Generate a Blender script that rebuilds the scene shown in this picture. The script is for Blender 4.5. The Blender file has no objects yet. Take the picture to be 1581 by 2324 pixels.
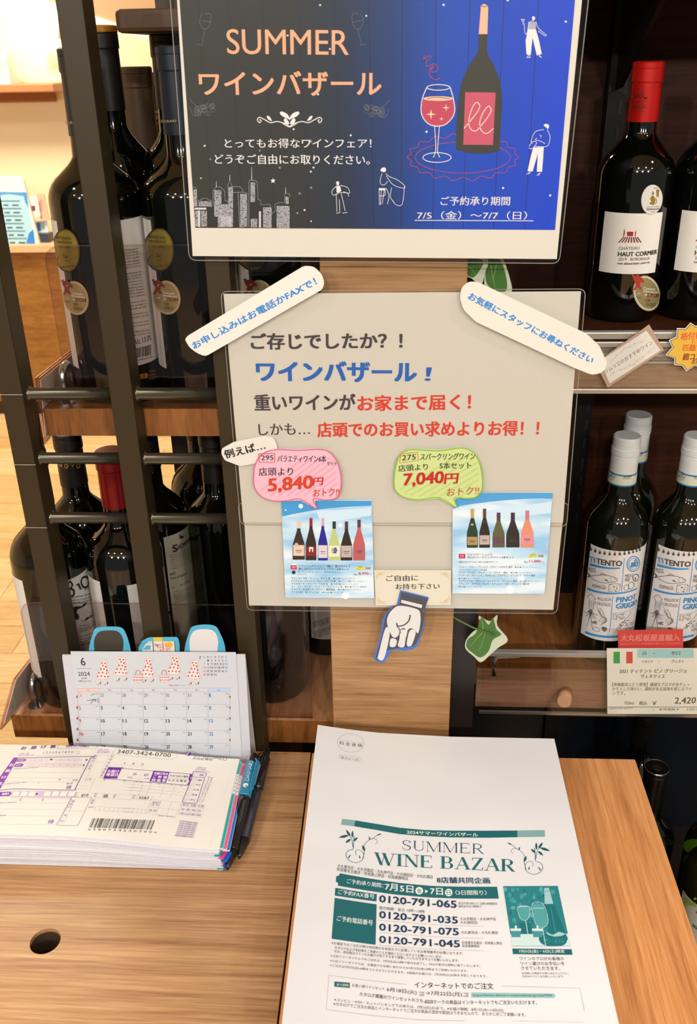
import bpy, bmesh, math, random
from mathutils import Vector, Matrix
from math import sin, cos, pi, sqrt, atan2
random.seed(7)
SC = bpy.context.scene
COL = SC.collection
# ------------------------------------------------------------------ camera
F, CX, CY, H = 2088.0, 790.5, 1162.0, 1.6          # focal length (px), centre, eye height (m)
yd = Vector((114, -1044, F)).normalized()
dn = Vector((78, 4188, F)); dn = (dn - yd * dn.dot(yd)).normalized()
xr = dn.cross(yd)
R = Matrix((xr, yd, -dn))
cam = bpy.data.objects.new('camera', bpy.data.cameras.new('camera'))
COL.objects.link(cam)
cam.data.lens = F / 2324 * 36; cam.data.sensor_width = 36; cam.data.clip_start = .02
ax, ay, az = R @ Vector((1, 0, 0)), R @ Vector((0, -1, 0)), R @ Vector((0, 0, -1))
cam.matrix_world = Matrix(((ax.x, ay.x, az.x, 0), (ax.y, ay.y, az.y, 0), (ax.z, ay.z, az.z, H), (0, 0, 0, 1)))
SC.camera = cam
cam.data.dof.use_dof = True; cam.data.dof.focus_distance = .95; cam.data.dof.aperture_fstop = 14
# ------------------------------------------------------------------ world, light, exposure
W = bpy.data.worlds.new('world'); SC.world = W; W.use_nodes = True
W.node_tree.nodes['Background'].inputs[0].default_value = (1.0, .96, .91, 1)
W.node_tree.nodes['Background'].inputs[1].default_value = .22
SC.view_settings.view_transform = 'Standard'; SC.view_settings.look = 'None'
SC.view_settings.exposure = 0.02; SC.view_settings.gamma = 1.0; SC.view_settings.use_curve_mapping = False

def lamp(name, loc, to, size, e, col=(1, .965, .93), kind='AREA', ang=None, spread=None):
    l = bpy.data.lights.new(name, kind); l.energy = e; l.color = col
    if kind == 'AREA':
        l.shape = 'DISK'; l.size = size
        if spread: l.spread = spread
    else:
        l.shadow_soft_size = size; l.spot_size = ang; l.spot_blend = .6
    o = bpy.data.objects.new(name, l); COL.objects.link(o)
    o.location = loc; o.rotation_euler = (Vector(to) - Vector(loc)).to_track_quat('-Z', 'Y').to_euler()
    return o
for x, y in ((-1.7, -.9), (-.85, -1.0), (0, -1.0), (.85, -.9), (1.7, -.9), (-1.2, .1), (1.2, .1), (-1.6, -2.3), (-.4, -2.4), (.6, -2.4), (1.7, -2.3)):
    lamp('ceiling_spot', (x, y, 2.72), (x * .8, y + .5 if y > -2 else .9, 0 if y > -2 else 1.2), .12, 8 if y > 0 else (5.5 if y > -2 else 23))
lamp('counter_spot', (-.75, -.25, 2.72), (-.37, .41, .92), .09, 78, (1, .92, .72), 'SPOT', .20)
lamp('counter_spot', (.55, -.25, 2.72), (.22, .36, .92), .09, 34, (1, .95, .87), 'SPOT', .30)
lamp('back_wall_light', (-1.7, 3.5, 2.7), (-1.7, 4.6, 1.2), .5, 64, (1, .92, .74))
lamp('floor_light', (-1.3, 2.4, 2.72), (-1.3, 2.4, 0), .5, 24, (1, .95, .84))
lamp('counter_back_light', (-2.3, 3.4, 2.7), (-2.1, 4.3, .7), .3, 2.5, (1, .88, .70))
# ------------------------------------------------------------------ materials
MC = {}
def lin(h):
    h = h.lstrip('#'); c = [int(h[i:i + 2], 16) / 255 for i in (0, 2, 4)]
    return tuple(((v / 12.92) if v <= .04045 else ((v + .055) / 1.055) ** 2.4) for v in c) + (1,)
def M(hx, rough=.55, metal=0, coat=0, spec=.5):
    k = (hx, rough, metal, coat, spec)
    if k in MC: return MC[k]
    m = bpy.data.materials.new('m_' + hx.lstrip('#')); m.use_nodes = True
    b = m.node_tree.nodes['Principled BSDF']
    b.inputs['Base Color'].default_value = lin(hx); b.inputs['Roughness'].default_value = rough
    b.inputs['Metallic'].default_value = metal; b.inputs['Coat Weight'].default_value = coat
    b.inputs['Coat Roughness'].default_value = .06; b.inputs['Specular IOR Level'].default_value = spec
    MC[k] = m
    return m
def nodes(name):
    m = bpy.data.materials.new(name); m.use_nodes = True; nt = m.node_tree
    return m, nt, nt.nodes['Principled BSDF'], lambda t: nt.nodes.new(t), nt.links.new
def ramp(N, stops):
    r = N('ShaderNodeValToRGB'); cr = r.color_ramp
    while len(cr.elements) < len(stops): cr.elements.new(.5)
    for e, (p, c) in zip(cr.elements, stops): e.position = p; e.color = lin(c)
    return r
def wood(name, a, b, c, scale=(3, 60, 60), rough=.45, bump=.12, coords='Object', spec=.5):
    m, nt, P, N, L = nodes(name)
    tc = N('ShaderNodeTexCoord'); mp = N('ShaderNodeMapping'); mp.inputs['Scale'].default_value = scale
    L(tc.outputs[coords], mp.inputs[0])
    n1 = N('ShaderNodeTexNoise'); n1.inputs['Scale'].default_value = 1.0; n1.inputs['Detail'].default_value = 7; n1.inputs['Roughness'].default_value = .62; n1.inputs['Distortion'].default_value = .5
    mp2 = N('ShaderNodeMapping'); mp2.inputs['Scale'].default_value = tuple(s * 5 for s in scale); L(tc.outputs[coords], mp2.inputs[0])
    n2 = N('ShaderNodeTexNoise'); n2.inputs['Scale'].default_value = 1.0; n2.inputs['Detail'].default_value = 5
    L(mp.outputs[0], n1.inputs[0]); L(mp2.outputs[0], n2.inputs[0])
    mx = N('ShaderNodeMath'); mx.operation = 'MULTIPLY_ADD'; mx.inputs[1].default_value = .45; L(n2.outputs[0], mx.inputs[0])
    sc = N('ShaderNodeMath'); sc.operation = 'MULTIPLY'; sc.inputs[1].default_value = .6; L(n1.outputs[0], sc.inputs[0]); L(sc.outputs[0], mx.inputs[2])
    mp3 = N('ShaderNodeMapping'); mp3.inputs['Scale'].default_value = tuple(s * 14 for s in scale); L(tc.outputs[coords], mp3.inputs[0])
    n3 = N('ShaderNodeTexNoise'); n3.inputs['Scale'].default_value = 1.0; n3.inputs['Detail'].default_value = 3; L(mp3.outputs[0], n3.inputs[0])
    pr = N('ShaderNodeMath'); pr.operation = 'MULTIPLY_ADD'; pr.inputs[1].default_value = .34; L(n3.outputs[0], pr.inputs[0]); L(mx.outputs[0], pr.inputs[2])
    sb = N('ShaderNodeMath'); sb.operation = 'SUBTRACT'; sb.inputs[1].default_value = .17; L(pr.outputs[0], sb.inputs[0]); mx = sb
    r = ramp(N, [(.34, a), (.52, b), (.72, c)]); L(mx.outputs[0], r.inputs[0]); L(r.outputs[0], P.inputs['Base Color'])
    P.inputs['Roughness'].default_value = rough; P.inputs['Specular IOR Level'].default_value = spec
    bp = N('ShaderNodeBump'); bp.inputs['Strength'].default_value = bump; bp.inputs['Distance'].default_value = .001; L(mx.outputs[0], bp.inputs['Height']); L(bp.outputs[0], P.inputs['Normal'])
    return m
def clear(name, tint='#fefefd', rough=.08, ior=1.45, bump=0, bscale=30, gloss=1.0):
    m, nt, P, N, L = nodes(name)
    tr = N('ShaderNodeBsdfTransparent'); tr.inputs[0].default_value = lin(tint)
    gl = N('ShaderNodeBsdfGlossy'); gl.inputs['Roughness'].default_value = rough
    gl.inputs[0].default_value = (gloss, gloss, gloss, 1)
    fr = N('ShaderNodeFresnel'); fr.inputs[0].default_value = ior
    mi = N('ShaderNodeMixShader'); geo = N('ShaderNodeNewGeometry'); inv_ = N('ShaderNodeMath'); inv_.operation = 'SUBTRACT'; inv_.inputs[0].default_value = 1; L(geo.outputs['Backfacing'], inv_.inputs[1]); mul = N('ShaderNodeMath'); mul.operation = 'MULTIPLY'; L(fr.outputs[0], mul.inputs[0]); L(inv_.outputs[0], mul.inputs[1])
    L(mul.outputs[0], mi.inputs[0]); L(tr.outputs[0], mi.inputs[1]); L(gl.outputs[0], mi.inputs[2])
    if bump:
        tc = N('ShaderNodeTexCoord'); n = N('ShaderNodeTexNoise'); n.inputs['Scale'].default_value = bscale; n.inputs['Detail'].default_value = 3
        mp = N('ShaderNodeMapping'); mp.inputs['Scale'].default_value = (1, 1, .6); L(tc.outputs['Object'], mp.inputs[0]); L(mp.outputs[0], n.inputs[0])
        bp = N('ShaderNodeBump'); bp.inputs['Strength'].default_value = bump; bp.inputs['Distance'].default_value = .01
        L(n.outputs[0], bp.inputs['Height']); L(bp.outputs[0], gl.inputs['Normal']); L(bp.outputs[0], fr.inputs['Normal'])
    L(mi.outputs[0], nt.nodes['Material Output'].inputs[0])
    return m
def emit(name, hx, s):
    m, nt, P, N, L = nodes(name); P.inputs['Base Color'].default_value = (0, 0, 0, 1)
    P.inputs['Emission Color'].default_value = lin(hx); P.inputs['Emission Strength'].default_value = s
    return m
FILM = clear('laminate_film', rough=.1, bump=.10, bscale=22, gloss=.6)
FILM2 = clear('laminate_film_flat', rough=.16, bump=.05, bscale=25, gloss=.7)
ACR = clear('acrylic', '#f3efee', rough=.05)
ACRE = M('#c9b9b6', .25)
PVC = clear('pvc_strip', '#f8f6f3', rough=.12, ior=1.5, bump=.05, bscale=60)
EDGE = clear('pvc_edge', '#f6eeee', rough=.2, ior=1.5)
GLASS = M('#040604', .05, coat=.5)
GLASSG = M('#0a0e05', .05, coat=.5)
PAPER = M('#dcd7cd', .6)
# ------------------------------------------------------------------ object helpers
def setp(o, label=None, cat=None, group=None, kind=None):
    for k, v in (('label', label), ('category', cat), ('group', group), ('kind', kind)):
        if v: o[k] = v
    return o
def thing(name, loc, label, cat, group=None):
    o = bpy.data.objects.new(name, None); o.empty_display_size = .02; COL.objects.link(o); o.location = loc
    return setp(o, label, cat, group)
def wloc(p):
    v = Vector((0, 0, 0))
    while p is not None: v += p.location; p = p.parent
    return v
def mk(name, V, Fc, mats, parent=None, mi=None, smooth=False, org=None):
    """one mesh object from world-space vertices"""
    o_ = Vector(org) if org is not None else (Vector((0, 0, 0)) if parent is None else wloc(parent))
    if org is None and parent is None and V:
        c = [sum(v[i] for v in V) / len(V) for i in range(3)]; o_ = Vector(c)
    me = bpy.data.meshes.new(name); me.from_pydata([tuple(Vector(v) - o_) for v in V], [], Fc)
    for m in (mats if isinstance(mats, (list, tuple)) else [mats]): me.materials.append(m)
    if mi: me.polygons.foreach_set('material_index', mi)
    if smooth: me.polygons.foreach_set('use_smooth', [True] * len(me.polygons))
    me.update()
    o = bpy.data.objects.new(name, me); COL.objects.link(o)
    if parent is None: o.location = o_
    else:
        o.parent = parent; o.location = o_ - wloc(parent)
    return o
def boxdata(a, b):
    x0, y0, z0 = a; x1, y1, z1 = b
    V = [(x, y, z) for z in (z0, z1) for y in (y0, y1) for x in (x0, x1)]
    return V, [(0, 2, 3, 1), (4, 5, 7, 6), (0, 1, 5, 4), (2, 6, 7, 3), (0, 4, 6, 2), (1, 3, 7, 5)]
def box(name, a, b, mat, parent=None, bev=0, **k):
    V, Fc = boxdata(a, b); o = mk(name, V, Fc, mat, parent)
    if bev: m = o.modifiers.new('b', 'BEVEL'); m.width = bev; m.segments = 2; m.limit_method = 'NONE'
    return setp(o, **k)
def lathe(name, prof, cx, cy, mat, parent=None, seg=40, a0=0, a1=2 * pi, thick=False, mi=None, **k):
    """prof: list of (r, z)"""
    full = abs(a1 - a0 - 2 * pi) < 1e-6; n = seg if full else seg + 1; V = []; Fc = []
    for r, z in prof:
        for i in range(n):
            a = a0 + (a1 - a0) * i / seg; V.append((cx + r * sin(a), cy - r * cos(a), z))
    for j in range(len(prof) - 1):
        for i in range(seg):
            i2 = (i + 1) % n if full else i + 1
            Fc.append((j * n + i, j * n + i2, (j + 1) * n + i2, (j + 1) * n + i))
    o = mk(name, V, Fc, mat, parent, smooth=True); bm = bmesh.new(); bm.from_mesh(o.data); bmesh.ops.remove_doubles(bm, verts=bm.verts, dist=1e-7)
    for e in bm.edges:
        if len(e.link_faces) == 2 and e.calc_face_angle(0) > .55: e.smooth = False
    bm.to_mesh(o.data); bm.free()
    return setp(o, **k)
def tube(name, pts, r, mat, parent=None, seg=10, radii=None, **k):
    pts = [Vector(p) for p in pts]; V = []; Fc = []; n = len(pts)
    t0 = (pts[1] - pts[0]).normalized(); up = Vector((0, 0, 1)) if abs(t0.z) < .9 else Vector((1, 0, 0))
    for i, p in enumerate(pts):
        t = (pts[min(i + 1, n - 1)] - pts[max(i - 1, 0)]).normalized()
        u = t.cross(up).normalized(); w = u.cross(t).normalized(); rr = radii[i] if radii else r
        for s in range(seg):
            a = 2 * pi * s / seg; V.append(p + u * cos(a) * rr + w * sin(a) * rr)
    for i in range(n - 1):
        for s in range(seg):
            s2 = (s + 1) % seg; Fc.append((i * seg + s, i * seg + s2, (i + 1) * seg + s2, (i + 1) * seg + s))
    Fc.append(tuple(range(seg))[::-1]); Fc.append(tuple((n - 1) * seg + s for s in range(seg)))
    o = mk(name, V, Fc, mat, parent)
    o.data.polygons.foreach_set('use_smooth', [len(f) == 4 for f in Fc])
    return setp(o, **k)
# ------------------------------------------------------------------ surfaces that carry print
def ray(px, py): return R @ Vector((px - CX, py - CY, F))
def P(px, py, X=None, Y=None, Z=None):
    r = ray(px, py); t = Y / r.y if Y is not None else ((Z - H) / r.z if Z is not None else X / r.x)
    return r * t + Vector((0, 0, H))
class Plane:
    def __init__(s, o, U, V):
        s.o = Vector(o); s.U = Vector(U).normalized(); s.V = Vector(V).normalized(); s.N = s.U.cross(s.V)   # N faces the reader
    def inv(s, px, py):
        r = ray(px, py); c = Vector((0, 0, H)); t = (s.o - c).dot(s.N) / r.dot(s.N); p = c + r * t - s.o
        return p.dot(s.U), p.dot(s.V)
    def fwd(s, u, v, o=0): return s.o + s.U * u + s.V * v + s.N * o
class Cyl:
    def __init__(s, cx, cy, r): s.c = (cx, cy); s.r = r
    def inv(s, px, py):
        d = ray(px, py); cx, cy = s.c; a = d.x ** 2 + d.y ** 2; b = -2 * (d.x * cx + d.y * cy); c = cx * cx + cy * cy - s.r ** 2
        D = max(b * b - 4 * a * c, 0); t = (-b - sqrt(D)) / (2 * a); p = d * t
        return atan2(p.x - cx, -(p.y - cy)) * s.r, H + p.z
    def fwd(s, u, v, o=0):
        a = u / s.r; r = s.r + o; return Vector((s.c[0] + r * sin(a), s.c[1] - r * cos(a), v))
class Field:
    """almost flat sheet lying on the counter, height h(x, y)"""
    def __init__(s, h): s.h = h
    def inv(s, px, py):
        z = s.h(-.1, .65)
        for _ in range(8):
            p = P(px, py, Z=z); z = .5 * z + .5 * s.h(p.x, p.y)
        return p.x, p.y
    def fwd(s, u, v, o=0): return Vector((u, v, s.h(u, v) + o))
TXT = {}
def glyphs(s, bold, res):
    k = (s, bold, res)
    if k not in TXT:
        c = bpy.data.curves.new('t', 'FONT'); c.body = s; c.resolution_u = res; c.offset = bold
        o = bpy.data.objects.new('t', c); m = o.to_mesh()
        V = [(v.co.x, v.co.y) for v in m.vertices]; Fc = [tuple(p.vertices) for p in m.polygons]
        o.to_mesh_clear(); bpy.data.objects.remove(o); bpy.data.curves.remove(c)
        xs = [v[0] for v in V] or [0, 1]; ys = [v[1] for v in V] or [0, 1]
        TXT[k] = (V, Fc, min(xs), max(xs), min(ys), max(ys))
    return TXT[k]
class Art:
    """ink on a surface; positions are read off the photograph in its pixels"""
    def __init__(s, surf, base=.0002, step=.00006):
        s.S = surf; s.V = []; s.F = []; s.I = []; s.mats = []; s.base = base; s.step = step * (2.2 if isinstance(surf, Cyl) else 1); s.k = -1; s.f = (0, 0, 1)
    def fr(s, ox, oy, k): s.f = (ox, oy, k); return s
    def uv(s, p): return s.S.inv(s.f[0] + p[0] / s.f[2], s.f[1] + p[1] / s.f[2])
    def _m(s, m):
        if isinstance(m, str): m = M(m, .5)
        if m not in s.mats: s.mats.append(m)
        return s.mats.index(m)
    def add(s, uvs, faces, m, ly):
        s.k += 1; n = len(s.V); o = s.base + s.step * ly + (s.k % 36) * 1.3e-6; s.V += [s.S.fwd(u, v, o) for u, v in uvs]
        s.F += [tuple(i + n for i in f) for f in faces]; s.I += [s._m(m)] * len(faces)
    def uvpoly(s, uvs, m, ly=0): s.add(uvs, [tuple(range(len(uvs)))], m, ly)
    def poly(s, pts, m, ly=0): s.uvpoly([s.uv(p) for p in pts], m, ly)
    def grid(s, a, b, c, d, m, ly=0, nx=8, ny=2):     # corners tl tr br bl
        A, B, C_, D = [Vector(s.uv(p)) for p in (a, b, c, d)]; V = []; Fc = []
        for j in range(ny + 1):
            for i in range(nx + 1):
                t = A.lerp(B, i / nx); q = D.lerp(C_, i / nx); V.append(tuple(t.lerp(q, j / ny)))
        for j in range(ny):
            for i in range(nx): k = j * (nx + 1) + i; Fc.append((k, k + nx + 1, k + nx + 2, k + 1))
        s.add(V, Fc, m, ly)
    def line(s, pts, w, m, ly=1, closed=False, w2=None):
        q = [Vector(s.uv(p)) for p in pts]
        if closed: q = q + [q[0]]
        wu = w * s.px(pts[0]); V = []; Fc = []; n = len(q)
        for i, p in enumerate(q):
            if closed and i in (0, n - 1): d = (q[1] - q[0]).normalized() + (q[-1] - q[-2]).normalized()
            elif i == 0: d = q[1] - q[0]
            elif i == n - 1: d = q[-1] - q[-2]
            else: d = (q[i + 1] - p).normalized() + (p - q[i - 1]).normalized()
            if d.length < 1e-9: d = Vector((1, 0))
            d.normalize(); nn = Vector((-d.y, d.x)); hw = wu / 2
            if w2 is not None: hw = wu / 2 * (1 + (w2 - 1) * i / (n - 1))
            V += [tuple(p + nn * hw), tuple(p - nn * hw)]
        for i in range(n - 1): Fc.append((2 * i, 2 * i + 1, 2 * i + 3, 2 * i + 2))
        s.add(V, Fc, m, ly)
    def px(s, p):
        a = Vector(s.uv((p[0] - 2, p[1]))); b = Vector(s.uv((p[0] + 2, p[1]))); return (b - a).length / 4
    def ell(s, c, rx, ry, m, ly=1, n=20, rot=0, line=0):
        pts = [(c[0] + rx * cos(a) * cos(rot) - ry * sin(a) * sin(rot), c[1] + rx * cos(a) * sin(rot) + ry * sin(a) * cos(rot)) for a in [2 * pi * i / n for i in range(n)]]
        if line: s.line(pts, line, m, ly, True)
        elif isinstance(s.S, Cyl) and max(rx, ry) * s.px(c) > .002:
            K = 5; C_ = Vector(s.uv(c)); q = [Vector(s.uv(p)) for p in pts]; V = [tuple(C_)] + [tuple(C_.lerp(p, (j + 1) / K)) for j in range(K) for p in q]
            s.add(V, [(0, 1 + i, 1 + (i + 1) % n) for i in range(n)] + [(1 + j * n + i, 1 + (j + 1) * n + i, 1 + (j + 1) * n + (i + 1) % n, 1 + j * n + (i + 1) % n) for j in range(K - 1) for i in range(n)], m, ly)
        else: s.poly(pts, m, ly)
    def rect(s, x0, y0, x1, y1, m, ly=1): s.poly([(x0, y0), (x1, y0), (x1, y1), (x0, y1)], m, ly)
    def text(s, t, a, b, h, m, ly=2, bold=0.0, sh=0.0, res=2, up=None):
        """a, b: bottom-left and bottom-right of the written line, h: its height"""
        V, Fc, x0, x1, y0, y1 = glyphs(t, 0, res)
        A = Vector(s.uv(a)); B = Vector(s.uv(b)); X = B - A
        if up is None:
            n = Vector((-X.y, X.x)).normalized(); C_ = Vector(s.uv((a[0], a[1] - h))); k = abs((C_ - A).dot(n)); Yv = n * k
        else: Yv = Vector(s.uv(up)) - A
        W_ = (x1 - x0) or 1; Hh = (y1 - y0) or 1; uv = []
        for x, y in V:
            p = A + X * ((x - x0) / W_) + Yv * ((y - y0) / Hh) + X.normalized() * (sh * Yv.length * (y - y0) / Hh); uv.append((p.x, p.y))
        b = max(0, bold) * Yv.length * 1.05; xn = X.normalized(); yn = Yv.normalized()
        if b <= 0: offs = [(0, 0)]
        elif bold < .02: offs = [(-b, 0), (b, 0)]
        else: offs = [(-b, -b * .6), (b, -b * .6), (-b, b * .6), (b, b * .6)]
        for i, (dx, dy) in enumerate(offs): s.add([(u + xn.x * dx + yn.x * dy, v + xn.y * dx + yn.y * dy) for u, v in uv], Fc, m, ly + i * .24)
    def build(s, name, parent, **k):
        if not s.V: return None
        return setp(mk(name, s.V, s.F, s.mats, parent, s.I), **k)
def rounded(uv, r, n=4):
    out = []; N_ = len(uv)
    for i in range(N_):
        p = Vector(uv[i]); a = Vector(uv[i - 1]); b = Vector(uv[(i + 1) % N_]); da = (a - p); db = (b - p)
        rr = min(r, da.length * .45, db.length * .45); A = p + da.normalized() * rr; B = p + db.normalized() * rr
        for k in range(n + 1):
            t = k / n; out.append(tuple(A * (1 - t) ** 2 + p * 2 * t * (1 - t) + B * t * t))
    return out
def slab(name, S, uvs, o0, o1, mat, parent=None, **k):
    """a flat sheet of card or film with an outline, between offsets o0 and o1 in front of S"""
    n = len(uvs); V = [S.fwd(u, v, o1) for u, v in uvs] + [S.fwd(u, v, o0) for u, v in uvs]
    Fc = [tuple(range(n)), tuple(range(2 * n - 1, n - 1, -1))] + [(i, (i + 1) % n, n + (i + 1) % n, n + i) for i in range(n)]
    o = mk(name, V, Fc, mat, parent)
    bm = bmesh.new(); bm.from_mesh(o.data); bmesh.ops.recalc_face_normals(bm, faces=bm.faces); bm.to_mesh(o.data); bm.free()
    return setp(o, **k)
def smooth(t): t = max(0, min(1, t)); return t * t * (3 - 2 * t)
def curve(pts, n=6, closed=False):
    """Catmull-Rom through 2-D points"""
    out = []; N_ = len(pts); rng = range(N_ if closed else N_ - 1)
    g = (lambda i: pts[i % N_]) if closed else (lambda i: pts[max(0, min(N_ - 1, i))])
    for i in rng:
        a, b, c, d = g(i - 1), g(i), g(i + 1), g(i + 2)
        for k in range(n):
            t = k / n
            out.append(tuple(.5 * (2 * b[j] + (c[j] - a[j]) * t + (2 * a[j] - 5 * b[j] + 4 * c[j] - d[j]) * t * t + (3 * b[j] - a[j] - 3 * c[j] + d[j]) * t ** 3) for j in (0, 1)))
    if not closed: out.append(tuple(pts[-1]))
    return out
# ================================================================== setting
ZT = .925                                    # counter top
OAKH = wood('oak_across', '#80583a', '#a87e55', '#c69f72', (1.8, 60, 60), .42)
OAKV = wood('oak_along', '#a86c3c', '#cd8c54', '#e2a66c', (62, 2.2, 62), .40)
OAKP = wood('oak_pillar', '#86603a', '#a67c50', '#ba9064', (2.2, 60, 45), .5)
RACKW = wood('rack_wood', '#5a3414', '#7d4b1f', '#935c2a', (26, 26, 3), .45)
RACKT = wood('rack_wood_top', '#7c5232', '#a2714a', '#b98960', (30, 3, 30), .45)
DARKW = wood('dark_walnut', '#2a1207', '#36190a', '#44210f', (3, 3, 60), .55, spec=.15)
SHW = wood('shelf_wood', '#6d421f', '#8a5629', '#9c6837', (40, 3, 40), .45)
LIPW = wood('shelf_edge_wood', '#8c7058', '#a4876c', '#b59a80', (3, 60, 60), .5)
FLW = [wood('floor_plank_' + 'abc'[i], a, b, c, (2.0, 14, 14), .4, .05) for i, (a, b, c) in enumerate((('#cfa66c', '#e0bb82', '#ead0a0'), ('#c79d62', '#d8b27a', '#e6c795'), ('#d6ae76', '#e5c28c', '#eed7ab')))]
CREAM = M('#ecd9b6', .8)
fl = box('floor', (-4.2, -3.2, -.05), (3.2, 4.8, -.006), FLW[1], kind='structure')
k = 0
for j in range(22):                                     # boards run across, 145 mm wide
    y0 = 1.51 + j * .145; x = -3.9 + (j * .37) % .9
    while x < -.1:
        w_ = .9
        V, Fc = boxdata((x + .001, y0 + .001, -.006), (x + w_ - .001, y0 + .144, 0.0))
        pl = mk('plank', V, Fc, FLW[(k * 7 + j) % 3], fl); k += 1; x += w_
box('wall_back', (-4.2, 4.72, 0), (3.2, 4.8, 2.8), CREAM, kind='structure')
box('wall_left', (-4.2, -3.2, 0), (-4.12, 4.72, 2.8), CREAM, kind='structure')
box('ceiling', (-4.2, -3.2, 2.8), (3.2, 4.8, 2.86), M('#cfc4b2', .9), kind='structure')
# soffit with a pale lower edge, sloping down behind the rack
S = Plane((0, 3.9, 0), (1, 0, 0), (0, 0, 1)); A_ = S.inv(-60, -38); B_ = S.inv(470, 134); C_ = S.inv(520, -300); D_ = S.inv(-60, -300)
sf = slab('trim_1', S, [A_, B_, C_, D_], -.05, 0, M('#b08a66', .7), kind='structure')
slab('edge_strip', S, [A_, B_, (B_[0], B_[1] + .022), (A_[0], A_[1] + .022)], 0, .012, M('#f6ead2', .6), sf)
# ================================================================== shop behind, far left
ct = thing('service_counter', (-2.6, 4.4, 0), 'wooden service counter against the cream wall at the far left', 'counter')
box('body', (-3.6, 4.3, .0), (-1.28, 4.70, .80), wood('counter_front', '#7d4f22', '#96652c', '#ab7a3e', (2, 20, 9), .4), ct)
box('kick_board', (-3.6, 4.285, .0), (-1.28, 4.3, .06), M('#2c2119', .5), ct)
box('worktop', (-3.62, 4.26, .80), (-1.26, 4.70, .83), M('#d9b78c', .45), ct)
for i in range(3): box('panel_joint', (-1.84 + i * .3, 4.292, .06), (-1.832 + i * .3, 4.3, .80), M('#7a4a22', .5), ct)
ws = thing('wall_shelf', (-1.8, 4.6, 1.5), 'short light wooden shelf on the cream wall at the far left', 'shelf')
box('board', (-2.3, 4.48, P(60, 210, Y=4.48).z), (P(122, 200, Y=4.48).x, 4.72, P(60, 190, Y=4.48).z), M('#b5794d', .5), ws, .006)
box('wall_batten', (-2.3, 4.705, P(60, 232, Y=4.7).z), (P(105, 200, Y=4.6).x, 4.72, P(60, 211, Y=4.7).z), M('#a56a40', .5), ws)
bx_ = thing('white_box', (-1.85, 4.52, P(60, 190, Y=4.48).z), 'small white printed carton on the wall shelf at the far left', 'box')
box('carton', (-2.0, 4.49, P(60, 190, Y=4.48).z), (P(17, 150, Y=4.49).x, 4.6, P(10, 122, Y=4.49).z), M('#e8e4da', .6), bx_)
a = Art(Plane((0, 4.49, 0), (1, 0, 0), (0, 0, 1)), .001)
for i in range(5): a.rect(0, 140 + i * 8, 13, 142 + i * 8, '#9a9488')
a.build('printing', bx_)
wl = thing('wall_lamp', (-1.6, 4.6, 1.75), 'glowing white rectangular lamp on the cream wall, top left', 'lamp')
box('mount_plate', (P(84, 60, Y=4.65).x, 4.68, 1.68), (P(122, 60, Y=4.65).x, 4.72, 1.8), M('#d8d0c0', .4), wl)
pts = [(72, 0), (122, 0), (121, 112), (87, 114)]
slab('shade', Plane((0, 4.62, 0), (1, 0, 0), (0, 0, 1)), [Plane((0, 4.62, 0), (1, 0, 0), (0, 0, 1)).inv(*p) for p in pts], -.06, 0, emit('lamp_glow', '#fff2d8', 9), wl)
# tilted sign holder with a blue menu
sg = thing('menu_stand', (-1.8, 4.36, .83), 'white stand with a pale blue printed menu on the far counter', 'sign')
S = Plane((0, 4.31, .83), (1, 0, 0), (0, .16, 1))
c4 = lambda *p: [S.inv(*q) for q in p]
slab('frame', S, rounded(c4((-70, 398), (50, 399), (93, 565), (-60, 565)), .02), -.02, 0, M('#e9e4da', .35), sg)
slab('menu_sheet', S, c4((-50, 434), (60, 436), (80, 553), (-40, 552)), 0, .002, M('#a9d3e4', .4), sg)
a = Art(S, .003)
a.poly([(-50, 434), (60, 436), (62, 446), (20, 440), (-50, 450)], '#4f97cf'); a.poly([(52, 437), (60, 436), (66, 472), (58, 460)], '#3f8fd0')
a.poly([(80, 553), (60, 552), (66, 530), (76, 520)], '#2f7fd6')
for i in range(6):
    y = 455 + i * 17; a.rect(-10, y, 46 + i * 3, y + 2.5, '#5f7f86'); a.rect(8 + i * 3, y + 9, 20 + i * 3, y + 12, '#3e4f55'); a.rect(28 + i * 3, y + 9, 43 + i * 3, y + 12, '#3e4f55')
a.build('printing', sg)
for i, (pts, c, lb) in enumerate((([(66, 445), (84, 446), (92, 490), (78, 492)], '#e6e0da', 'white leaflet with pink print standing beside the blue menu'),
        ([(84, 440), (100, 440), (112, 500), (92, 498)], '#e0b39a', 'salmon pink leaflet beside the blue menu stand'),
        ([(80, 502), (106, 500), (114, 556), (92, 560)], '#dfe3ea', 'white leaflet with blue and green corner on the far counter'))):
    S2 = Plane((0, 4.33 + i * .02, .83), (1, 0, 0), (0, .12, 1)); t = thing('leaflet', S2.fwd(*S2.inv(*pts[0])), lb, 'leaflet')
    slab('sheet', S2, [S2.inv(*p) for p in pts], -.006, 0, M(c, .5), t)
    a = Art(S2, .001); x, y = pts[0]
    if i == 0: a.rect(x + 5, y + 22, x + 14, y + 34, '#7a3b52')
    if i == 1: a.rect(x + 6, y + 12, x + 12, y + 40, '#d98f8a')
    if i == 2: a.poly([(80, 506), (93, 504), (94, 524), (86, 524)], '#2a62c8'); a.rect(92, 504, 101, 520, '#9fc0a0')
    a.build('printing', t)
# brochure holder that keeps the leaflets up
box('leaflet_holder', (P(66, 500, Y=4.42).x, 4.335, .83), (P(120, 500, Y=4.42).x, 4.4, .87), M('#3a3f52', .4), None, label='dark low holder for leaflets on the far counter', cat='holder')
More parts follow.
